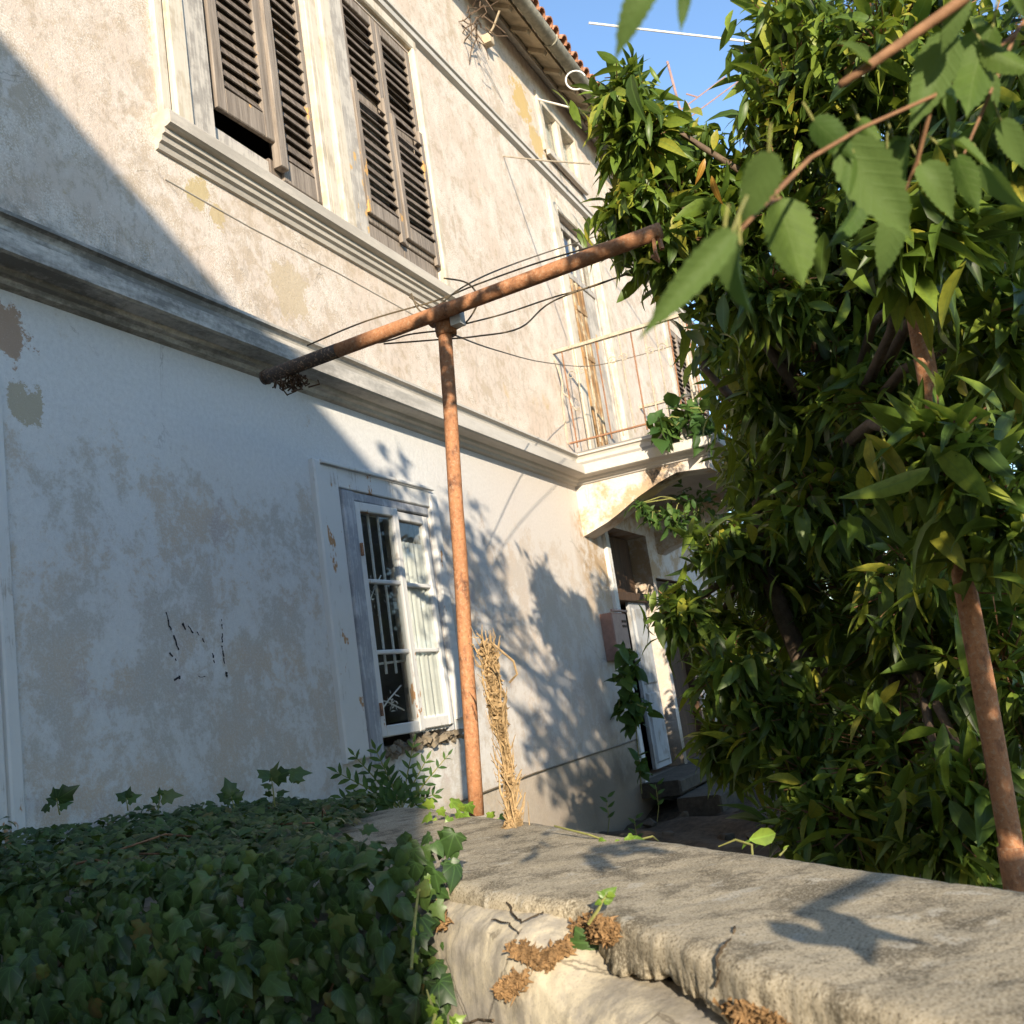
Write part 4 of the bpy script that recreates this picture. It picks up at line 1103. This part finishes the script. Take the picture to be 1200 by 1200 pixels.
# pale ivy at the foot of the pole
zp = 4.05
lv = []
for (x,y) in ((515,948),(528,940),(505,955),(540,952),(522,962),(536,944),(550,956),(562,960),(575,952),(585,958),(512,968),(500,975),(570,966),(548,942),(556,968),(580,968),(530,972),(508,942)):
    a = rng.random()*6.28; q = 15+8*rng.random(); lv.append(L_(x,y,x+q*math.cos(a),y+q*.7*abs(math.sin(a)),zp-.15+rng.normal()*.05))
sprig("ivy_sprig", "bright yellow-green ivy round the foot of the rusty T-frame pole", "ivy", [[at(590,972,3.8),at(560,968,3.85),at(530,972,3.8),at(480,1000,3.3)],[at(540,968,3.9),at(515,950,4.0)]], lv, t_ivy(0), M_IVYY, M_STEM, .004)
lv = [L_(695,992,690,1002,2.76),L_(708,984,700,996,2.78),L_(720,986,728,998,2.75),L_(735,980,746,992,2.75),L_(742,985,758,984,2.78),L_(715,990,712,1000,2.75)]
sprig("ivy_sprig", "row of small pale ivy leaves on the wall's back edge right of the dry vine", "ivy", [[at(650,968,3.0),at(690,978,2.85),at(725,990,2.78),at(765,980,2.8),at(772,986,2.8)]], lv, t_ivy(1), M_IVYY, M_STEM, .003)
lv = [L_(878,984,915,976,2.35,.05),L_(880,985,868,994,2.35),L_(918,996,924,990,2.3)]
sprig("ivy_sprig", "thin pale sprig of torn leaves over the back edge of the wall before the laurel", "ivy", [[at(882,1004,2.3),at(881,990,2.33),at(862,984,2.37),at(842,992,2.4)],[at(914,1002,2.25),at(922,994,2.28)]], lv, t_lance(.2), M_IVYY, M_STEM, .0025)
a0 = on_wall(700,1082)
def near(px,py,off=.03): return on_wall_face(px,py) + np.array([NW[0],NW[1],0])*off
p0 = near(701,1080,.02)
dz_ = project(p0)[2]
sprig("seedling", "small green seedling sprouting upright from the dry moss on the wall", "plant", [[p0, at(702,1065,dz_-.01), at(706,1055,dz_-.01), at(712,1048,dz_-.01)]],
      [L_(706,1055,722,1040,dz_-.01),L_(704,1056,696,1060,dz_-.02),L_(708,1050,700,1044,dz_-.02),L_(712,1048,722,1052,dz_-.02)], t_ivy(1), M_IVYY, M_STEM, .003)
p0 = near(690,1095,.02); dz_ = project(p0)[2]-.02
sprig("ivy_sprig", "single large dark green ivy leaf on the plaster face below the seedling", "ivy", [[at(700,1098,dz_+.01), at(698,1110,dz_), at(688,1140,dz_), at(683,1165,dz_)]],
      [L_(695,1105,655,1147,dz_-.005,0,.1),L_(690,1112,700,1104,dz_-.01,0,.2),L_(680,1098,690,1096,dz_),L_(686,1165,690,1178,dz_,0,.2),L_(684,1160,676,1172,dz_,0,.2)], t_ivy(0), M_IVY, M_STEM, .0028)
sprig("ivy_sprig", "trailing yellow-green ivy stem at the edge of shade on the wall's corner", "ivy", [[at(482,1135,2.0),at(486,1080,2.15),at(490,1045,2.35),at(508,1025,2.45)]],
      [L_(500,1032,510,1024,2.42),L_(494,1040,504,1036,2.38),L_(488,1050,482,1042,2.3),L_(486,1090,478,1100,2.1),L_(484,1120,492,1130,2.05)], t_ivy(0), M_IVYY, M_STEM, .003)
sprig("ivy_sprig", "yellow ivy leaves low at the bottom edge of the sunlit plaster", "ivy", [[at(505,1210,1.75),at(510,1190,1.78),at(500,1160,1.85)]],
      [L_(508,1180,502,1196,1.78),L_(512,1195,520,1205,1.76),L_(530,1200,545,1190,1.74),L_(534,1202,524,1192,1.74),L_(504,1168,512,1176,1.83)], t_ivy(0), M_IVYY, M_STEM, .003)

# fine-leaved plant below the lower window (pinnate leaves)
def pinnate(base, tip, n, ln, z0, z1):
    out = []
    for i in range(1, n+1):
        f_ = i/(n+.5); b = np.array(base)*(1-f_)+np.array(tip)*f_; z = z0+(z1-z0)*f_
        d = np.array(tip, float)-np.array(base); d /= np.linalg.norm(d); q = np.array([-d[1],d[0]])
        l = ln*(1-.45*f_)
        for sg in (-1,1):
            t = b + (d*.75+q*sg*.8)*l; out.append((at(*b,z), at(*t,z+.02), nrm(.35,.7)))
    out.append((at(*tip,z1), at(*(np.array(tip)+d*ln*.6),z1), nrm(.3)))
    return out
lv=[]; stems=[]
for (b,t,n,ln) in (((470,950),(395,905),7,24),((470,950),(400,935),7,24),((470,950),(500,890),6,20),((470,948),(440,878),7,22),((475,950),(525,885),6,16),((468,950),(415,885),7,20),((470,952),(455,905),6,22),((475,952),(510,930),5,20),((465,955),(380,950),6,22),((470,950),(485,870),6,18)):
    lv += pinnate(b,t,n,ln,5.2,5.35); stems.append([at(*b,5.2), at((b[0]+t[0])/2,(b[1]+t[1])/2-3,5.3), at(*t,5.35)])
sprig("ash_seedling", "fine-leaved green seedling growing below the lower window behind the wall", "plant", stems, lv, t_lance(.16), M_WEED, M_STEM, .004)
# tall ivy shoots against the shaded wall
def shoot(label, stems, lvs):
    lvs = [(b, np.array(b)+(np.array(t)-np.array(b))*.74, n_) for (b, t, n_) in lvs]
    sprig("ivy_shoot", label, "ivy", stems, lvs, t_ivy(0), M_IVY, M_STEM, .003)
shoot("tallest upright ivy shoot with spread leaves against the shaded wall", [[at(322,945,4.3),at(320,925,4.3),at(318,912,4.3)],[at(318,912,4.3),at(345,908,4.3)]],
      [L_(319,915,321,884,4.3),L_(316,912,298,892,4.3,.03,.6),L_(322,912,346,898,4.3,-.03,.6),L_(340,908,372,898,4.28,0,.6),L_(345,912,362,916,4.28,0,.6),L_(325,930,342,922,4.3,0,.6),L_(318,930,304,936,4.3,0,.6),L_(318,922,302,914,4.3,0,.6)])
shoot("small pointed ivy shoot standing just left of the tallest shoot", [[at(275,948,4.4),at(270,930,4.4)]], [L_(272,932,261,904,4.4),L_(274,938,290,924,4.4),L_(270,940,256,934,4.4),L_(268,936,248,926,4.4)])
shoot("ivy shoot standing above the mat near the left edge", [[at(70,955,3.9),at(66,935,3.9)]], [L_(66,936,58,918,3.9),L_(68,936,98,918,3.9),L_(66,940,48,932,3.9),L_(70,945,88,936,3.9),L_(58,945,40,950,3.9)])
shoot("low ivy shoots in the middle of the mat's back edge", [[at(150,950,4.0),at(148,935,4.0)],[at(185,950,4.1),at(188,930,4.1)]], [L_(148,936,130,926,4.0),L_(150,934,152,918,4.0),L_(150,938,168,926,4.0),L_(188,932,184,920,4.1),L_(190,934,220,926,4.1),L_(186,938,172,932,4.1)])

# dry root bundle
dr_ = thing("dried_vine", "straw-coloured dead vine stem standing in a shaggy twisted bundle beside the pole", "dead vine", tuple(at(602,992,3.35)))
v_ = MB(); axis = [(604,992),(600,960),(597,920),(592,880),(586,845),(580,810),(574,775),(566,750)]
AX = [np.array(at(x,y,3.35+.05*i)) for i,(x,y) in enumerate(axis)]
def axp(f_):
    q = f_*(len(AX)-1); i = min(int(q), len(AX)-2); return AX[i]*(1-q+i)+AX[i+1]*(q-i)
for k in range(150):
    f0 = rng.random()*.97; f1 = min(1, f0+.06+.15*rng.random()); wd = .019 + .009*math.sin(f0*9+1.2) + .006*math.sin(f0*23) - .02*max(0,f0-.88)*6; wd = max(.010, wd)
    off = rand_dirs(1)[0]*wd*rng.random()**.5; off2 = off + rand_dirs(1)[0]*.05
    mid = (axp(f0)+axp(f1))/2 + (off+off2)/2 + rand_dirs(1)[0]*.012
    r = .0016+.003*rng.random()**2; mid = mid + rand_dirs(1)[0]*.015
    v_.tube([axp(f0)+off, mid, axp(f1)+off2], [r, r, r*.5], 4)
for k in range(40):
    a = AX[0]+rand_dirs(1)[0]*.02; d = rand_dirs(1)[0]*.13; d[2] = -.02*rng.random(); v_.tube([a+[0,0,.06], a+d*.5+[0,0,.01], a+d], [.004,.003,.0015], 4)
for k in range(2600):
    f0 = rng.random()*.95; p = axp(f0)+rand_dirs(1)[0]*(.019+.010*math.sin(f0*9+1.2)+.006*math.sin(f0*23))*(.6+.6*rng.random()); d = rand_dirs(1)[0]*(.008+.014*rng.random()); e = rand_dirs(1)[0]*.008
    v_.add([p-d, p+e, p+d, p-e*.7+d*.2], [(0,1,2),(0,2,3)])
mk("root_fibre", v_, M_DRY, dr_)['kind'] = 'stuff'
v_ = MB(); v_.tube([at(597,800,3.3),at(606,790,3.3),at(602,775,3.3),at(590,765,3.35),at(575,752,3.4)], .004, 5); v_.tube([at(565,1022,2.95),at(540,1024,2.9),at(560,1016,3.0),at(590,1000,3.2),at(600,990,3.3)], .004, 5); mk("loose_root", v_, M_DRY, dr_)

# ------------------------------------------------------------------ laurel
def blob_tips(blobs, per):
    C=[];Nn=[];B=[]
    for bi,(px,py,z,rx,ry,rz,k) in enumerate(blobs):
        c = np.array(at(px,py,z)); n = int(per*k)
        d = rand_dirs(n); r = rng.random(n)**.38
        off = d*r[:,None]
        off = off[:,0:1]*MR[:,0]*rx*z/1200 + off[:,1:2]*MR[:,1]*ry*z/1200 + off[:,2:3]*MR[:,2]*rz
        C.append(c+off); Nn.append(off/np.maximum(np.linalg.norm(off,axis=1,keepdims=True),1e-6)); B += [bi]*n
    return np.concatenate(C), np.concatenate(Nn), np.array(B)

def whorls(C, Nn, nl, Lm, Ls, spread=1.0, droop=.35, twig=.16):
    """leafy shoots: leaves set alternately along a short drooping twig, loosest at its base"""
    P=[];D=[];N=[];L=[]
    for c, o in zip(C, Nn):
        ax = o*.9 + np.array([0,0,.15]) + rng.normal(size=3)*.5; ax /= np.linalg.norm(ax)
        u = np.cross(ax, rng.normal(size=3)); u /= np.linalg.norm(u); v = np.cross(ax,u)
        m = max(2, int(nl*(.45+1.0*rng.random()))); ln = twig*(.5+1.0*rng.random()); dr = droop*(.3+1.5*rng.random()); sz = .75+.5*rng.random()
        for k in range(m):
            q = 2.4*k + rng.normal()*.5; t = (k+.5)/m
            d = (u*math.cos(q)+v*math.sin(q))*spread*(1.0-.55*t)*(.7+.6*rng.random()) + ax*(.25+.75*t) + rng.normal(size=3)*.14; d[2] -= dr*(1.25-t)*1.3
            d /= np.linalg.norm(d)
            p = c - ax*ln*(1-t); p[2] -= .0
            P.append(p); D.append(d); N.append(ax*.3 + np.array([0,0,.6]) + rng.normal(size=3)*.40); L.append((Lm+Ls*rng.normal())*sz*(1.05-.35*t))
    return np.array(P), np.array(D), np.array(N), np.clip(np.array(L), Lm*.4, Lm*1.7)

LB = [ # px, py, depth, rx, ry (px), rz (m), density
 (728,112,4.6,34,42,.3,.5),(744,170,4.65,42,58,.35,.65),(742,245,4.7,36,42,.35,.55),(790,285,4.8,70,50,.4,.9),(845,235,5.0,65,50,.4,.9),(790,215,4.9,40,28,.3,.35),
 (925,40,4.7,60,70,.5,1.0),(935,130,4.7,75,70,.5,1.1),(1045,55,4.3,110,90,.6,1.4),(1155,90,4.0,90,110,.6,1.2),
 (930,250,4.8,100,85,.5,1.2),(1060,230,4.4,110,100,.6,1.3),(1170,270,4.0,80,110,.6,1.1),
 (960,370,5.1,95,70,.5,1.0),(1080,390,4.7,105,90,.6,1.2),(1180,430,4.0,70,110,.6,1.0),(880,440,6.2,45,50,.4,.35),(835,395,6.0,26,40,.3,.25),
 (940,510,5.8,85,80,.5,.9),(1060,560,5.0,115,100,.6,1.2),(1175,600,4.2,75,110,.6,1.0),
 (845,635,5.0,38,36,.25,.45),(885,660,5.3,45,60,.35,.5),(800,715,4.9,42,34,.25,.5),
 (940,690,5.3,90,90,.5,1.0),(1060,730,4.7,110,100,.6,1.2),(1175,790,3.7,75,100,.6,1.0),
 (855,790,4.6,45,55,.3,.55),(930,835,4.5,90,60,.4,.9),(1050,880,4.0,110,75,.5,1.1),(1150,930,3.2,60,60,.35,.7),(960,910,4.2,60,45,.3,.5),(1000,965,3.9,110,30,.35,.8),(1110,960,3.3,70,40,.3,.8),
 (1110,525,2.75,50,70,.18,.55),(1150,600,2.7,40,60,.16,.4),(1070,265,2.9,70,50,.2,.6),(1170,180,2.9,60,60,.2,.5),(1090,690,4.0,90,90,.4,1.0),(985,480,4.6,60,90,.4,.8),(1165,380,3.2,50,60,.25,.5),(890,400,5.2,36,36,.3,.5),(905,470,5.0,50,55,.35,.8),(960,590,4.6,70,60,.4,.8),(905,560,5.2,45,45,.35,.6),(808,172,4.9,34,20,.25,.5),(825,275,4.9,62,48,.4,1.0),(850,330,4.6,42,30,.3,.6),(905,345,4.4,50,48,.3,.8),(1040,470,4.2,60,55,.3,.8),(1000,420,4.6,60,40,.3,.6),(836,738,5.2,36,42,.25,.5),(852,868,4.8,36,38,.25,.5),(1120,300,3.4,70,60,.3,.6),(862,470,6.4,26,40,.25,.4),(868,545,6.4,28,40,.25,.4)]
tb = np.array(at(1085,960,4.9)); tb[2] = -1.3
laurel = thing("laurel_tree", "large laurel with glossy dark leaves filling the right side in front of the balcony", "laurel tree", tuple(tb))
C, Nn, Bi = blob_tips(LB, 84)
P, D, N, L = whorls(C, Nn, 7.5, .165, .032, 1.0, .60, .22)
AL = mats_from(D,N); h_ = rng.random(len(P)) < .5
leaf_plant(laurel, t_lance(.115,.30,.38), M_LAUREL, P[h_], AL[h_], L[h_]*1.05, n=150)
leaf_plant(laurel, t_lance(.165,.06,.22), M_LAUREL, P[~h_], AL[~h_], L[~h_]*.88, n=147)
tr = MB(); limbs = MB(); heads = []
for k in range(6):
    a = k*1.05; p0 = tb + np.array([.18*math.cos(a), .18*math.sin(a), 0]); h = tb + np.array([.55*math.cos(a), .55*math.sin(a), 2.2+.5*math.sin(k*2.1)])
    mid = (p0+h)/2 + np.array([.1*math.cos(a+1),.1*math.sin(a+1),.1]); tr.tube([p0, mid, h], [.07,.055,.04], 8); heads.append(h); heads.append(mid)
mk("trunk", tr, M_BARK, laurel, smooth=True)
heads = np.array(heads)
for (px,py,z,*_) in LB:
    c = np.array(at(px,py,z)); h = heads[np.argmin(np.linalg.norm(heads-c,axis=1))]; m1 = h*.5+c*.5+np.array([0,0,.12])+rng.normal(size=3)*.06
    limbs.tube([h, m1, c], [.035,.02,.010], 6)
mk("limb", limbs, M_BARK, laurel, smooth=True)
tw = MB(); cen = np.array([at(b[0],b[1],b[2]) for b in LB])
for c, bi in zip(C, Bi):
    d = cen[bi]-c; ln = np.linalg.norm(d); d = d/max(ln,1e-6)
    tw.tube([c, c+d*min(ln,.30)+rng.normal(size=3)*.02], [.0028,.0045], 3, cap=False)
mk("twig", tw, M_TWIG, laurel)['kind'] = 'stuff'
# a few orange leaves and pale leaf sprays caught by the sun
me = single_mesh("leaf", t_lance(.13,.35,.15), M_ORANGE)
for (bx,by,tx,ty,z) in ((826,186,817,214,4.25),(834,206,842,240,4.22),(862,186,846,190,4.3),(1012,330,945,352,4.2)) [:3]:
    b = np.array(at(bx,by,z)); t = np.array(at(tx,ty,z)); Lg = np.linalg.norm(t-b); A_ = mats_from((t-b)[None], nrm(.4,.1)[None])[0]
    M = Matrix.Identity(4)
    for i in range(3):
        for j in range(3): M[i][j] = float(A_[i,j]*Lg)
        M[i][3] = float(b[i])
    o = place("leaf", me, laurel, M); o['label'] = "withered orange leaf"

# darker fine-leaved tree behind
HB = [(960,330,8.2,110,90,.8,1),(1090,130,8.2,150,160,1,1.7),(1090,400,8.2,150,150,1,1.6),(945,520,8.6,70,90,.7,1.0),(1080,650,8.2,160,140,1,1.6),(960,720,8.4,90,120,.7,1.2),
      (1060,860,7.6,150,110,.9,1.5),(930,860,8.2,60,90,.6,.9),(1190,600,7.8,70,500,1,1.8),(905,430,8.8,40,60,.5,.8),(890,600,9.2,45,80,.5,1.0),(888,745,9.4,50,70,.5,1.3),(1000,760,9.2,90,60,.5,1.0),(1180,760,9.0,90,70,.6,1.0),(1000,60,8.5,90,80,.8,.9),(930,190,8.4,60,90,.6,.8)]
hb = np.array(at(1060,900,8.2)); hb[2] = -1.3
priv = thing("privet_tree", "dense fine-leaved dark tree standing behind the laurel", "tree", tuple(hb))
C2, N2, B2 = blob_tips(HB, 300)
P2, D2, Nv2, L2 = whorls(C2, N2, 9, .095, .016, 1.0, .3)
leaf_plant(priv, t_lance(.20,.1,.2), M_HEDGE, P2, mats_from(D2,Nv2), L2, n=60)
tr = MB(); top = hb+np.array([0,0,3.2]); tr.tube([hb, hb+np.array([.05,.1,1.6]), top, top+np.array([.3,.1,2.2])], [.13,.10,.07,.03], 9); mk("trunk", tr, M_BARK, priv, smooth=True)
tr = MB()
for (px,py,z,*_) in HB:
    c = np.array(at(px,py,z)); tr.tube([hb+np.array([0.03,.05,1.2+2*rng.random()]), c*.6+top*.4, c], [.05,.03,.012], 6)
mk("limb", tr, M_BARK, priv)

# ------------------------------------------------------------------ greenery by the door and on the balcony
def scatter_plant(name, label, cat, base, blobs, per, T, mat, Lm, nl=5, n=60):
    root = thing(name, label, cat, tuple(base))
    C, Nn, Bi = blob_tips(blobs, per); P, D, N, L = whorls(C, Nn, nl, Lm, Lm*.2, 1.1, .4)
    leaf_plant(root, T, mat, P, mats_from(D,N), L, n=n)
    s_ = MB(); last = Vector(base)
    for b in blobs:
        c = Vector(at(b[0],b[1],b[2])); s_.tube([last, (last+c)/2+Vector((0,0,.05)), c], .006, 5); last = c
    for c in C[::3]:
        i = int(np.argmin(np.linalg.norm(np.array([at(b[0],b[1],b[2]) for b in blobs])-c,axis=1))); q = np.array(at(*blobs[i][:3])); s_.tube([q, c], .003, 3)
    mk("stem", s_, M_STEM, root); return root
scatter_plant("creeper", "green creeper climbing the brown jamb of the ground floor door", "creeper", at(752,930,10.0), [(750,900,9.9,10,25,.1,.3),(745,850,9.9,12,25,.1,.4),(738,815,9.9,16,22,.1,.7),(733,790,9.9,18,18,.15,.9),(738,765,9.9,14,16,.12,.6),(725,830,9.9,10,14,.1,.35),(760,830,9.8,8,10,.1,.2)], 11, t_ivy(1), M_WEED, .13, 4, 40)
scatter_plant("wall_weed", "bushy weed hanging from the underside of the balcony beside its bracket", "plant", at(745,600,10.4), [(765,600,10.4,20,16,.2,.8),(790,608,10.4,22,16,.2,.9),(800,585,10.5,14,20,.15,.5),(750,590,10.2,10,12,.1,.4),(820,590,10.6,18,22,.2,.6)], 16, t_lance(.2), M_WEED, .13, 5, 40)
scatter_plant("balcony_plant", "grey-green broad-leaved weed spilling over the balcony edge through the railing", "plant", at(790,500,9.9), [(775,498,9.85,20,14,.12,.8),(800,490,9.85,20,16,.12,.9),(820,478,9.85,14,16,.12,.6),(830,505,9.8,18,12,.12,.6),(790,478,9.9,12,8,.1,.3)], 8, t_broad(.3,n=8), M_WEED, .20, 4, 40)
for (x,y,z,lab) in ((712,960,9.0,"thin weed at the foot of the house wall"),(770,945,9.2,"thin weed on the step before the white door"),(745,985,6.6,"small weed behind the sunlit wall edge")):
    b = np.array(at(x,y+18,z)); root = sprig("weed", lab, "plant", [[b, at(x+2,y,z), at(x-2,y-26,z)]], [L_(x,y-2-6*k,x+(-1)**k*9,y-9-6*k,z) for k in range(5)], t_lance(.18), M_WEED, M_STEM, .004)
# stones and clods on the terrace
for k in range(14):
    x, y, z = 5.2+4.5*rng.random(), -1.9+1.6*rng.random(), 0; z = terr_h(x,y)
    s_ = MB(); r = .04+.06*rng.random(); vs = rand_dirs(14)*r*(.7+.4*rng.random((14,1))); vs[:,2] *= .6
    import bmesh
    bm = bmesh.new(); [bm.verts.new(tuple(v)) for v in vs]; bmesh.ops.convex_hull(bm, input=bm.verts)
    me = bpy.data.meshes.new("stone"); bm.to_mesh(me); bm.free(); me.materials.append(M_STEP)
    o = bpy.data.objects.new("stone", me); COL.objects.link(o); o.location = (x,y,z+r*.2); tag(o, "small grey stone lying on the dark soil between wall and house", "stone", "stones on the terrace soil")

# ------------------------------------------------------------------ broadleaf tree overhanging from the right
bt = np.array([1.5,-6.4,-1.6])
broad = thing("hackberry_tree", "overhanging broadleaf tree whose serrated leaves hang into the upper right foreground", "tree", tuple(bt))
tr = MB(); tr.tube([bt, bt+[.05,.05,1.2], bt+[-.1,.2,2.4], bt+[-.3,.5,4.2]], [.12,.10,.08,.04], 10); mk("trunk", tr, M_BARK, broad, smooth=True)
tr = MB(); e = np.array(at(1145,-12,1.0))
tr.tube([bt+[0,.1,1.9], [1.25,-5.0,1.35], e+np.array([.02,-.25,.12]), e, at(1060,48,1.0), at(1020,76,1.0), at(984,100,1.0)], [.03,.014,.008,.0062,.0055,.005,.004], 8); mk("branch", tr, M_TWIG, broad, smooth=True)
tr = MB()
for pts in ([at(1230,-20,1.15),at(1190,40,1.1),at(1095,112,1.05),at(1010,150,1.0),at(950,185,.95),at(895,240,.85),at(862,276,.8)], [at(1095,112,1.05),at(1075,190,1.08),at(1055,240,1.1)], [at(1190,40,1.1),at(1160,110,1.1),at(1130,180,1.1)],
            [at(895,240,.85),at(915,232,.95)], [at(1060,-60,1.0),at(930,-50,.85),at(800,-40,.75),at(766,-20,.7)], [at(1230,-20,1.15)*1.0, at(1145,-12,1.0)]):
    tr.tube(pts, [.0022]*(len(pts)-1)+[.0012], 5)
mk("twig", tr, M_TWIG, broad)
FL = [(952,140,1004,186,1.0,.3),(985,165,1073,280,1.0,.27),(912,232,948,343,.98,.29),(902,176,874,268,.80,.30),(868,284,862,376,.80,.33),(862,268,752,392,.70,.13),(850,270,806,350,.75,.15),
      (1050,244,1034,328,1.1,.24),(1012,232,974,306,1.1,.17),(1165,28,1114,152,1.05,.26),(1112,40,1068,152,1.05,.24),(1152,52,1212,92,1.05,.27),(1158,84,1166,142,1.1,.2),
      (1098,170,1170,184,1.08,.27),(1078,192,1122,254,1.08,.28),(1046,160,1066,206,1.1,.26),(1006,140,1034,172,1.05,.3),(770,-28,716,54,.68,.22),(806,-30,797,37,.75,.17),
      (1130,-8,1105,60,1.0,.24),(1180,-20,1215,24,1.0,.27),(1020,76,996,40,1.0,.2),(1066,160,1044,228,1.1,.2),(1040,176,1024,232,1.1,.25),(1120,182,1150,250,1.1,.24),
      (1096,112,1130,160,1.06,.25),(1172,140,1205,200,1.1,.25),(1000,178,990,236,1.0,.2),(1150,190,1190,255,1.12,.24)]
meshes = {}
for i,(bx,by,tx,ty,z,w) in enumerate(FL):
    key = i
    me = single_mesh("leaf", t_broad(w*.84, .25+.55*rng.random(), .10+.30*rng.random(), 22, .04*rng.normal()), M_BROAD)
    b = np.array(at(bx,by,z)); t = np.array(at(tx,ty,z+rng.normal()*.015)); Lg = np.linalg.norm(t-b)
    nn = TOCAM*(1 if rng.random() < .6 else -1)+rng.normal(size=3)*.42+np.array([-.15,0,.25])
    A_ = mats_from((t-b)[None], nn[None])[0]; M = Matrix.Identity(4)
    for a in range(3):
        for c in range(3): M[a][c] = float(A_[a,c]*Lg)
        M[a][3] = float(b[a])
    place("leaf", me, broad, M)
    pet = MB(); up_ = b - (t-b)*.16 + np.array([0,0,.012]); pet.tube([up_, (up_+b)/2+np.array([0,0,.002]), b+(t-b)*.03], .0011, 5); mk("leaf_stalk", pet, M_STEM, broad)
# its crown outside the frame, which shades the laurel and dapples the house
def canopy(boxes, Lm):
    P=[]
    for (c, r, n) in boxes: P.append(np.array(c) + rand_dirs(n)*(rng.random((n,1))**.45)*np.array(r))
    P = np.concatenate(P); n = len(P); D = rng.normal(size=(n,3)); D[:,2] -= .8
    return P, mats_from(D, np.array([0,0,1.0])+rng.normal(size=(n,3))*.6), Lm*(.7+.6*rng.random(n))
CAN = [((.30,-3.82,.42),(.10,.08,.06),8),((.5,-3.85,.05),(.08,.06,.06),3),((1.2,-3.42,3.35),(.35,.35,.5),130),((1.15,-4.5,2.4),(.3,.38,.35),200),((1.2,-4.05,2.0),(.3,.38,.4),360),((.9,-3.1,3.35),(.5,.35,.45),110),((.2,-4.8,1.1),(.45,.38,.95),900),((1.0,-5.3,2.7),(.4,.35,.5),420),((1.6,-2.9,2.3),(.35,.22,.3),110),((.2,-5.9,1.6),(.8,.75,1.1),1500), ((.0,-6.6,2.8),(.9,.9,1.0),1100), ((.4,-5.0,2.95),(.7,.5,.5),420), ((.9,-4.1,2.75),(.55,.4,.4),110), ((1.2,-3.4,3.0),(.45,.4,.40),230), ((.1,-5.1,.7),(.5,.35,.8),380)]
Pc, Ac, Lc = canopy(CAN, .10)
px_, py_, z_ = project(Pc); inf = (z_ > .05) & (px_ > -160) & (px_ < 1260) & (py_ > -160) & (py_ < 1360)
Pc, Ac, Lc = Pc[~inf], Ac[~inf], Lc[~inf]
mm = mass_mesh("crown", t_broad(.27,n=6), Pc - bt, Ac, Lc); mm.materials.append(M_BROAD)
o = bpy.data.objects.new("crown", mm); COL.objects.link(o); o.parent = broad; o['kind'] = 'stuff'
tr = MB()
for (c, r, n) in CAN: tr.tube([bt+[-.05,.1,1.7], np.array(c)*.5+(bt+[-.1,.2,2.4])*.5, c], [.045,.03,.012], 6)
mk("limb", tr, M_BARK, broad)

# ------------------------------------------------------------------ roofline details against the sky
an = thing("tv_antenna", "thin reddish television antenna on the roof seen through the gap in the leaves", "antenna", (15.8,-.2,7.4))
p = MB(); p.tube([(15.8,-.2,7.4), tuple(at(808,170,17)), tuple(at(782,72,17))], .022, 6); mk("mast", p, M_ANT, an)
p = MB(); p.tube([at(772,148,17), at(850,90,17)], .012, 5); p.tube([at(775,162,17), at(870,92,17)], .012, 5); p.tube([at(768,126,17), at(836,158,16.9)], .016, 5); mk("boom", p, M_ANT, an)
p = MB()
for (a,b) in (((804,110),(818,114)),((803,118),(812,132)),((786,132),(800,138)),((768,148),(806,156)),((796,132),(812,140))): p.tube([at(*a,17), at(*b,17)], .014, 5)
mk("element", p, M_ANT, an)
oc = MB(); a = Vector(at(560,10,10)); b = Vector(at(690,27,10)); c = Vector(at(905,52,10.5)); oc.tube([b, b.lerp(c,.5), c, c+(c-b)*1.2], .011, 6)
tag(mk("overhead_cable", oc, M_WHITEC, None, b), "straight white cable crossing the blue gap of sky above the trees", "cable")

# ------------------------------------------------------------------ neighbour house behind the camera (its shadow lies on the facade)
nh = thing("neighbour_house", "plain gabled neighbour house behind the viewer", "house", (-8,-1,-1.6))
yE = -6.92; zE = 5.71; yR = 1.5; zR = zE + .40*(yR-yE)
b = MB(); b.prism([(yE,-1.6),(yE,zE),(yR,zR),(2*yR-yE,zE),(2*yR-yE,-1.6)], lambda y,z:(-14,y,z), lambda y,z:(-6.0,y,z)); mk("wall", b, M_NEIGH, nh)
b = MB(); b.prism([(yE-.02,zE+.01),(yR,zR+.01),(yR,zR+.12),(yE-.02,zE+.10)], lambda y,z:(-14.2,y,z), lambda y,z:(-5.9,y,z)); b.prism([(2*yR-yE+.02,zE+.01),(yR,zR+.01),(yR,zR+.12),(2*yR-yE+.02,zE+.10)], lambda y,z:(-14.2,y,z), lambda y,z:(-5.9,y,z)); mk("roof", b, M_TILE, nh)
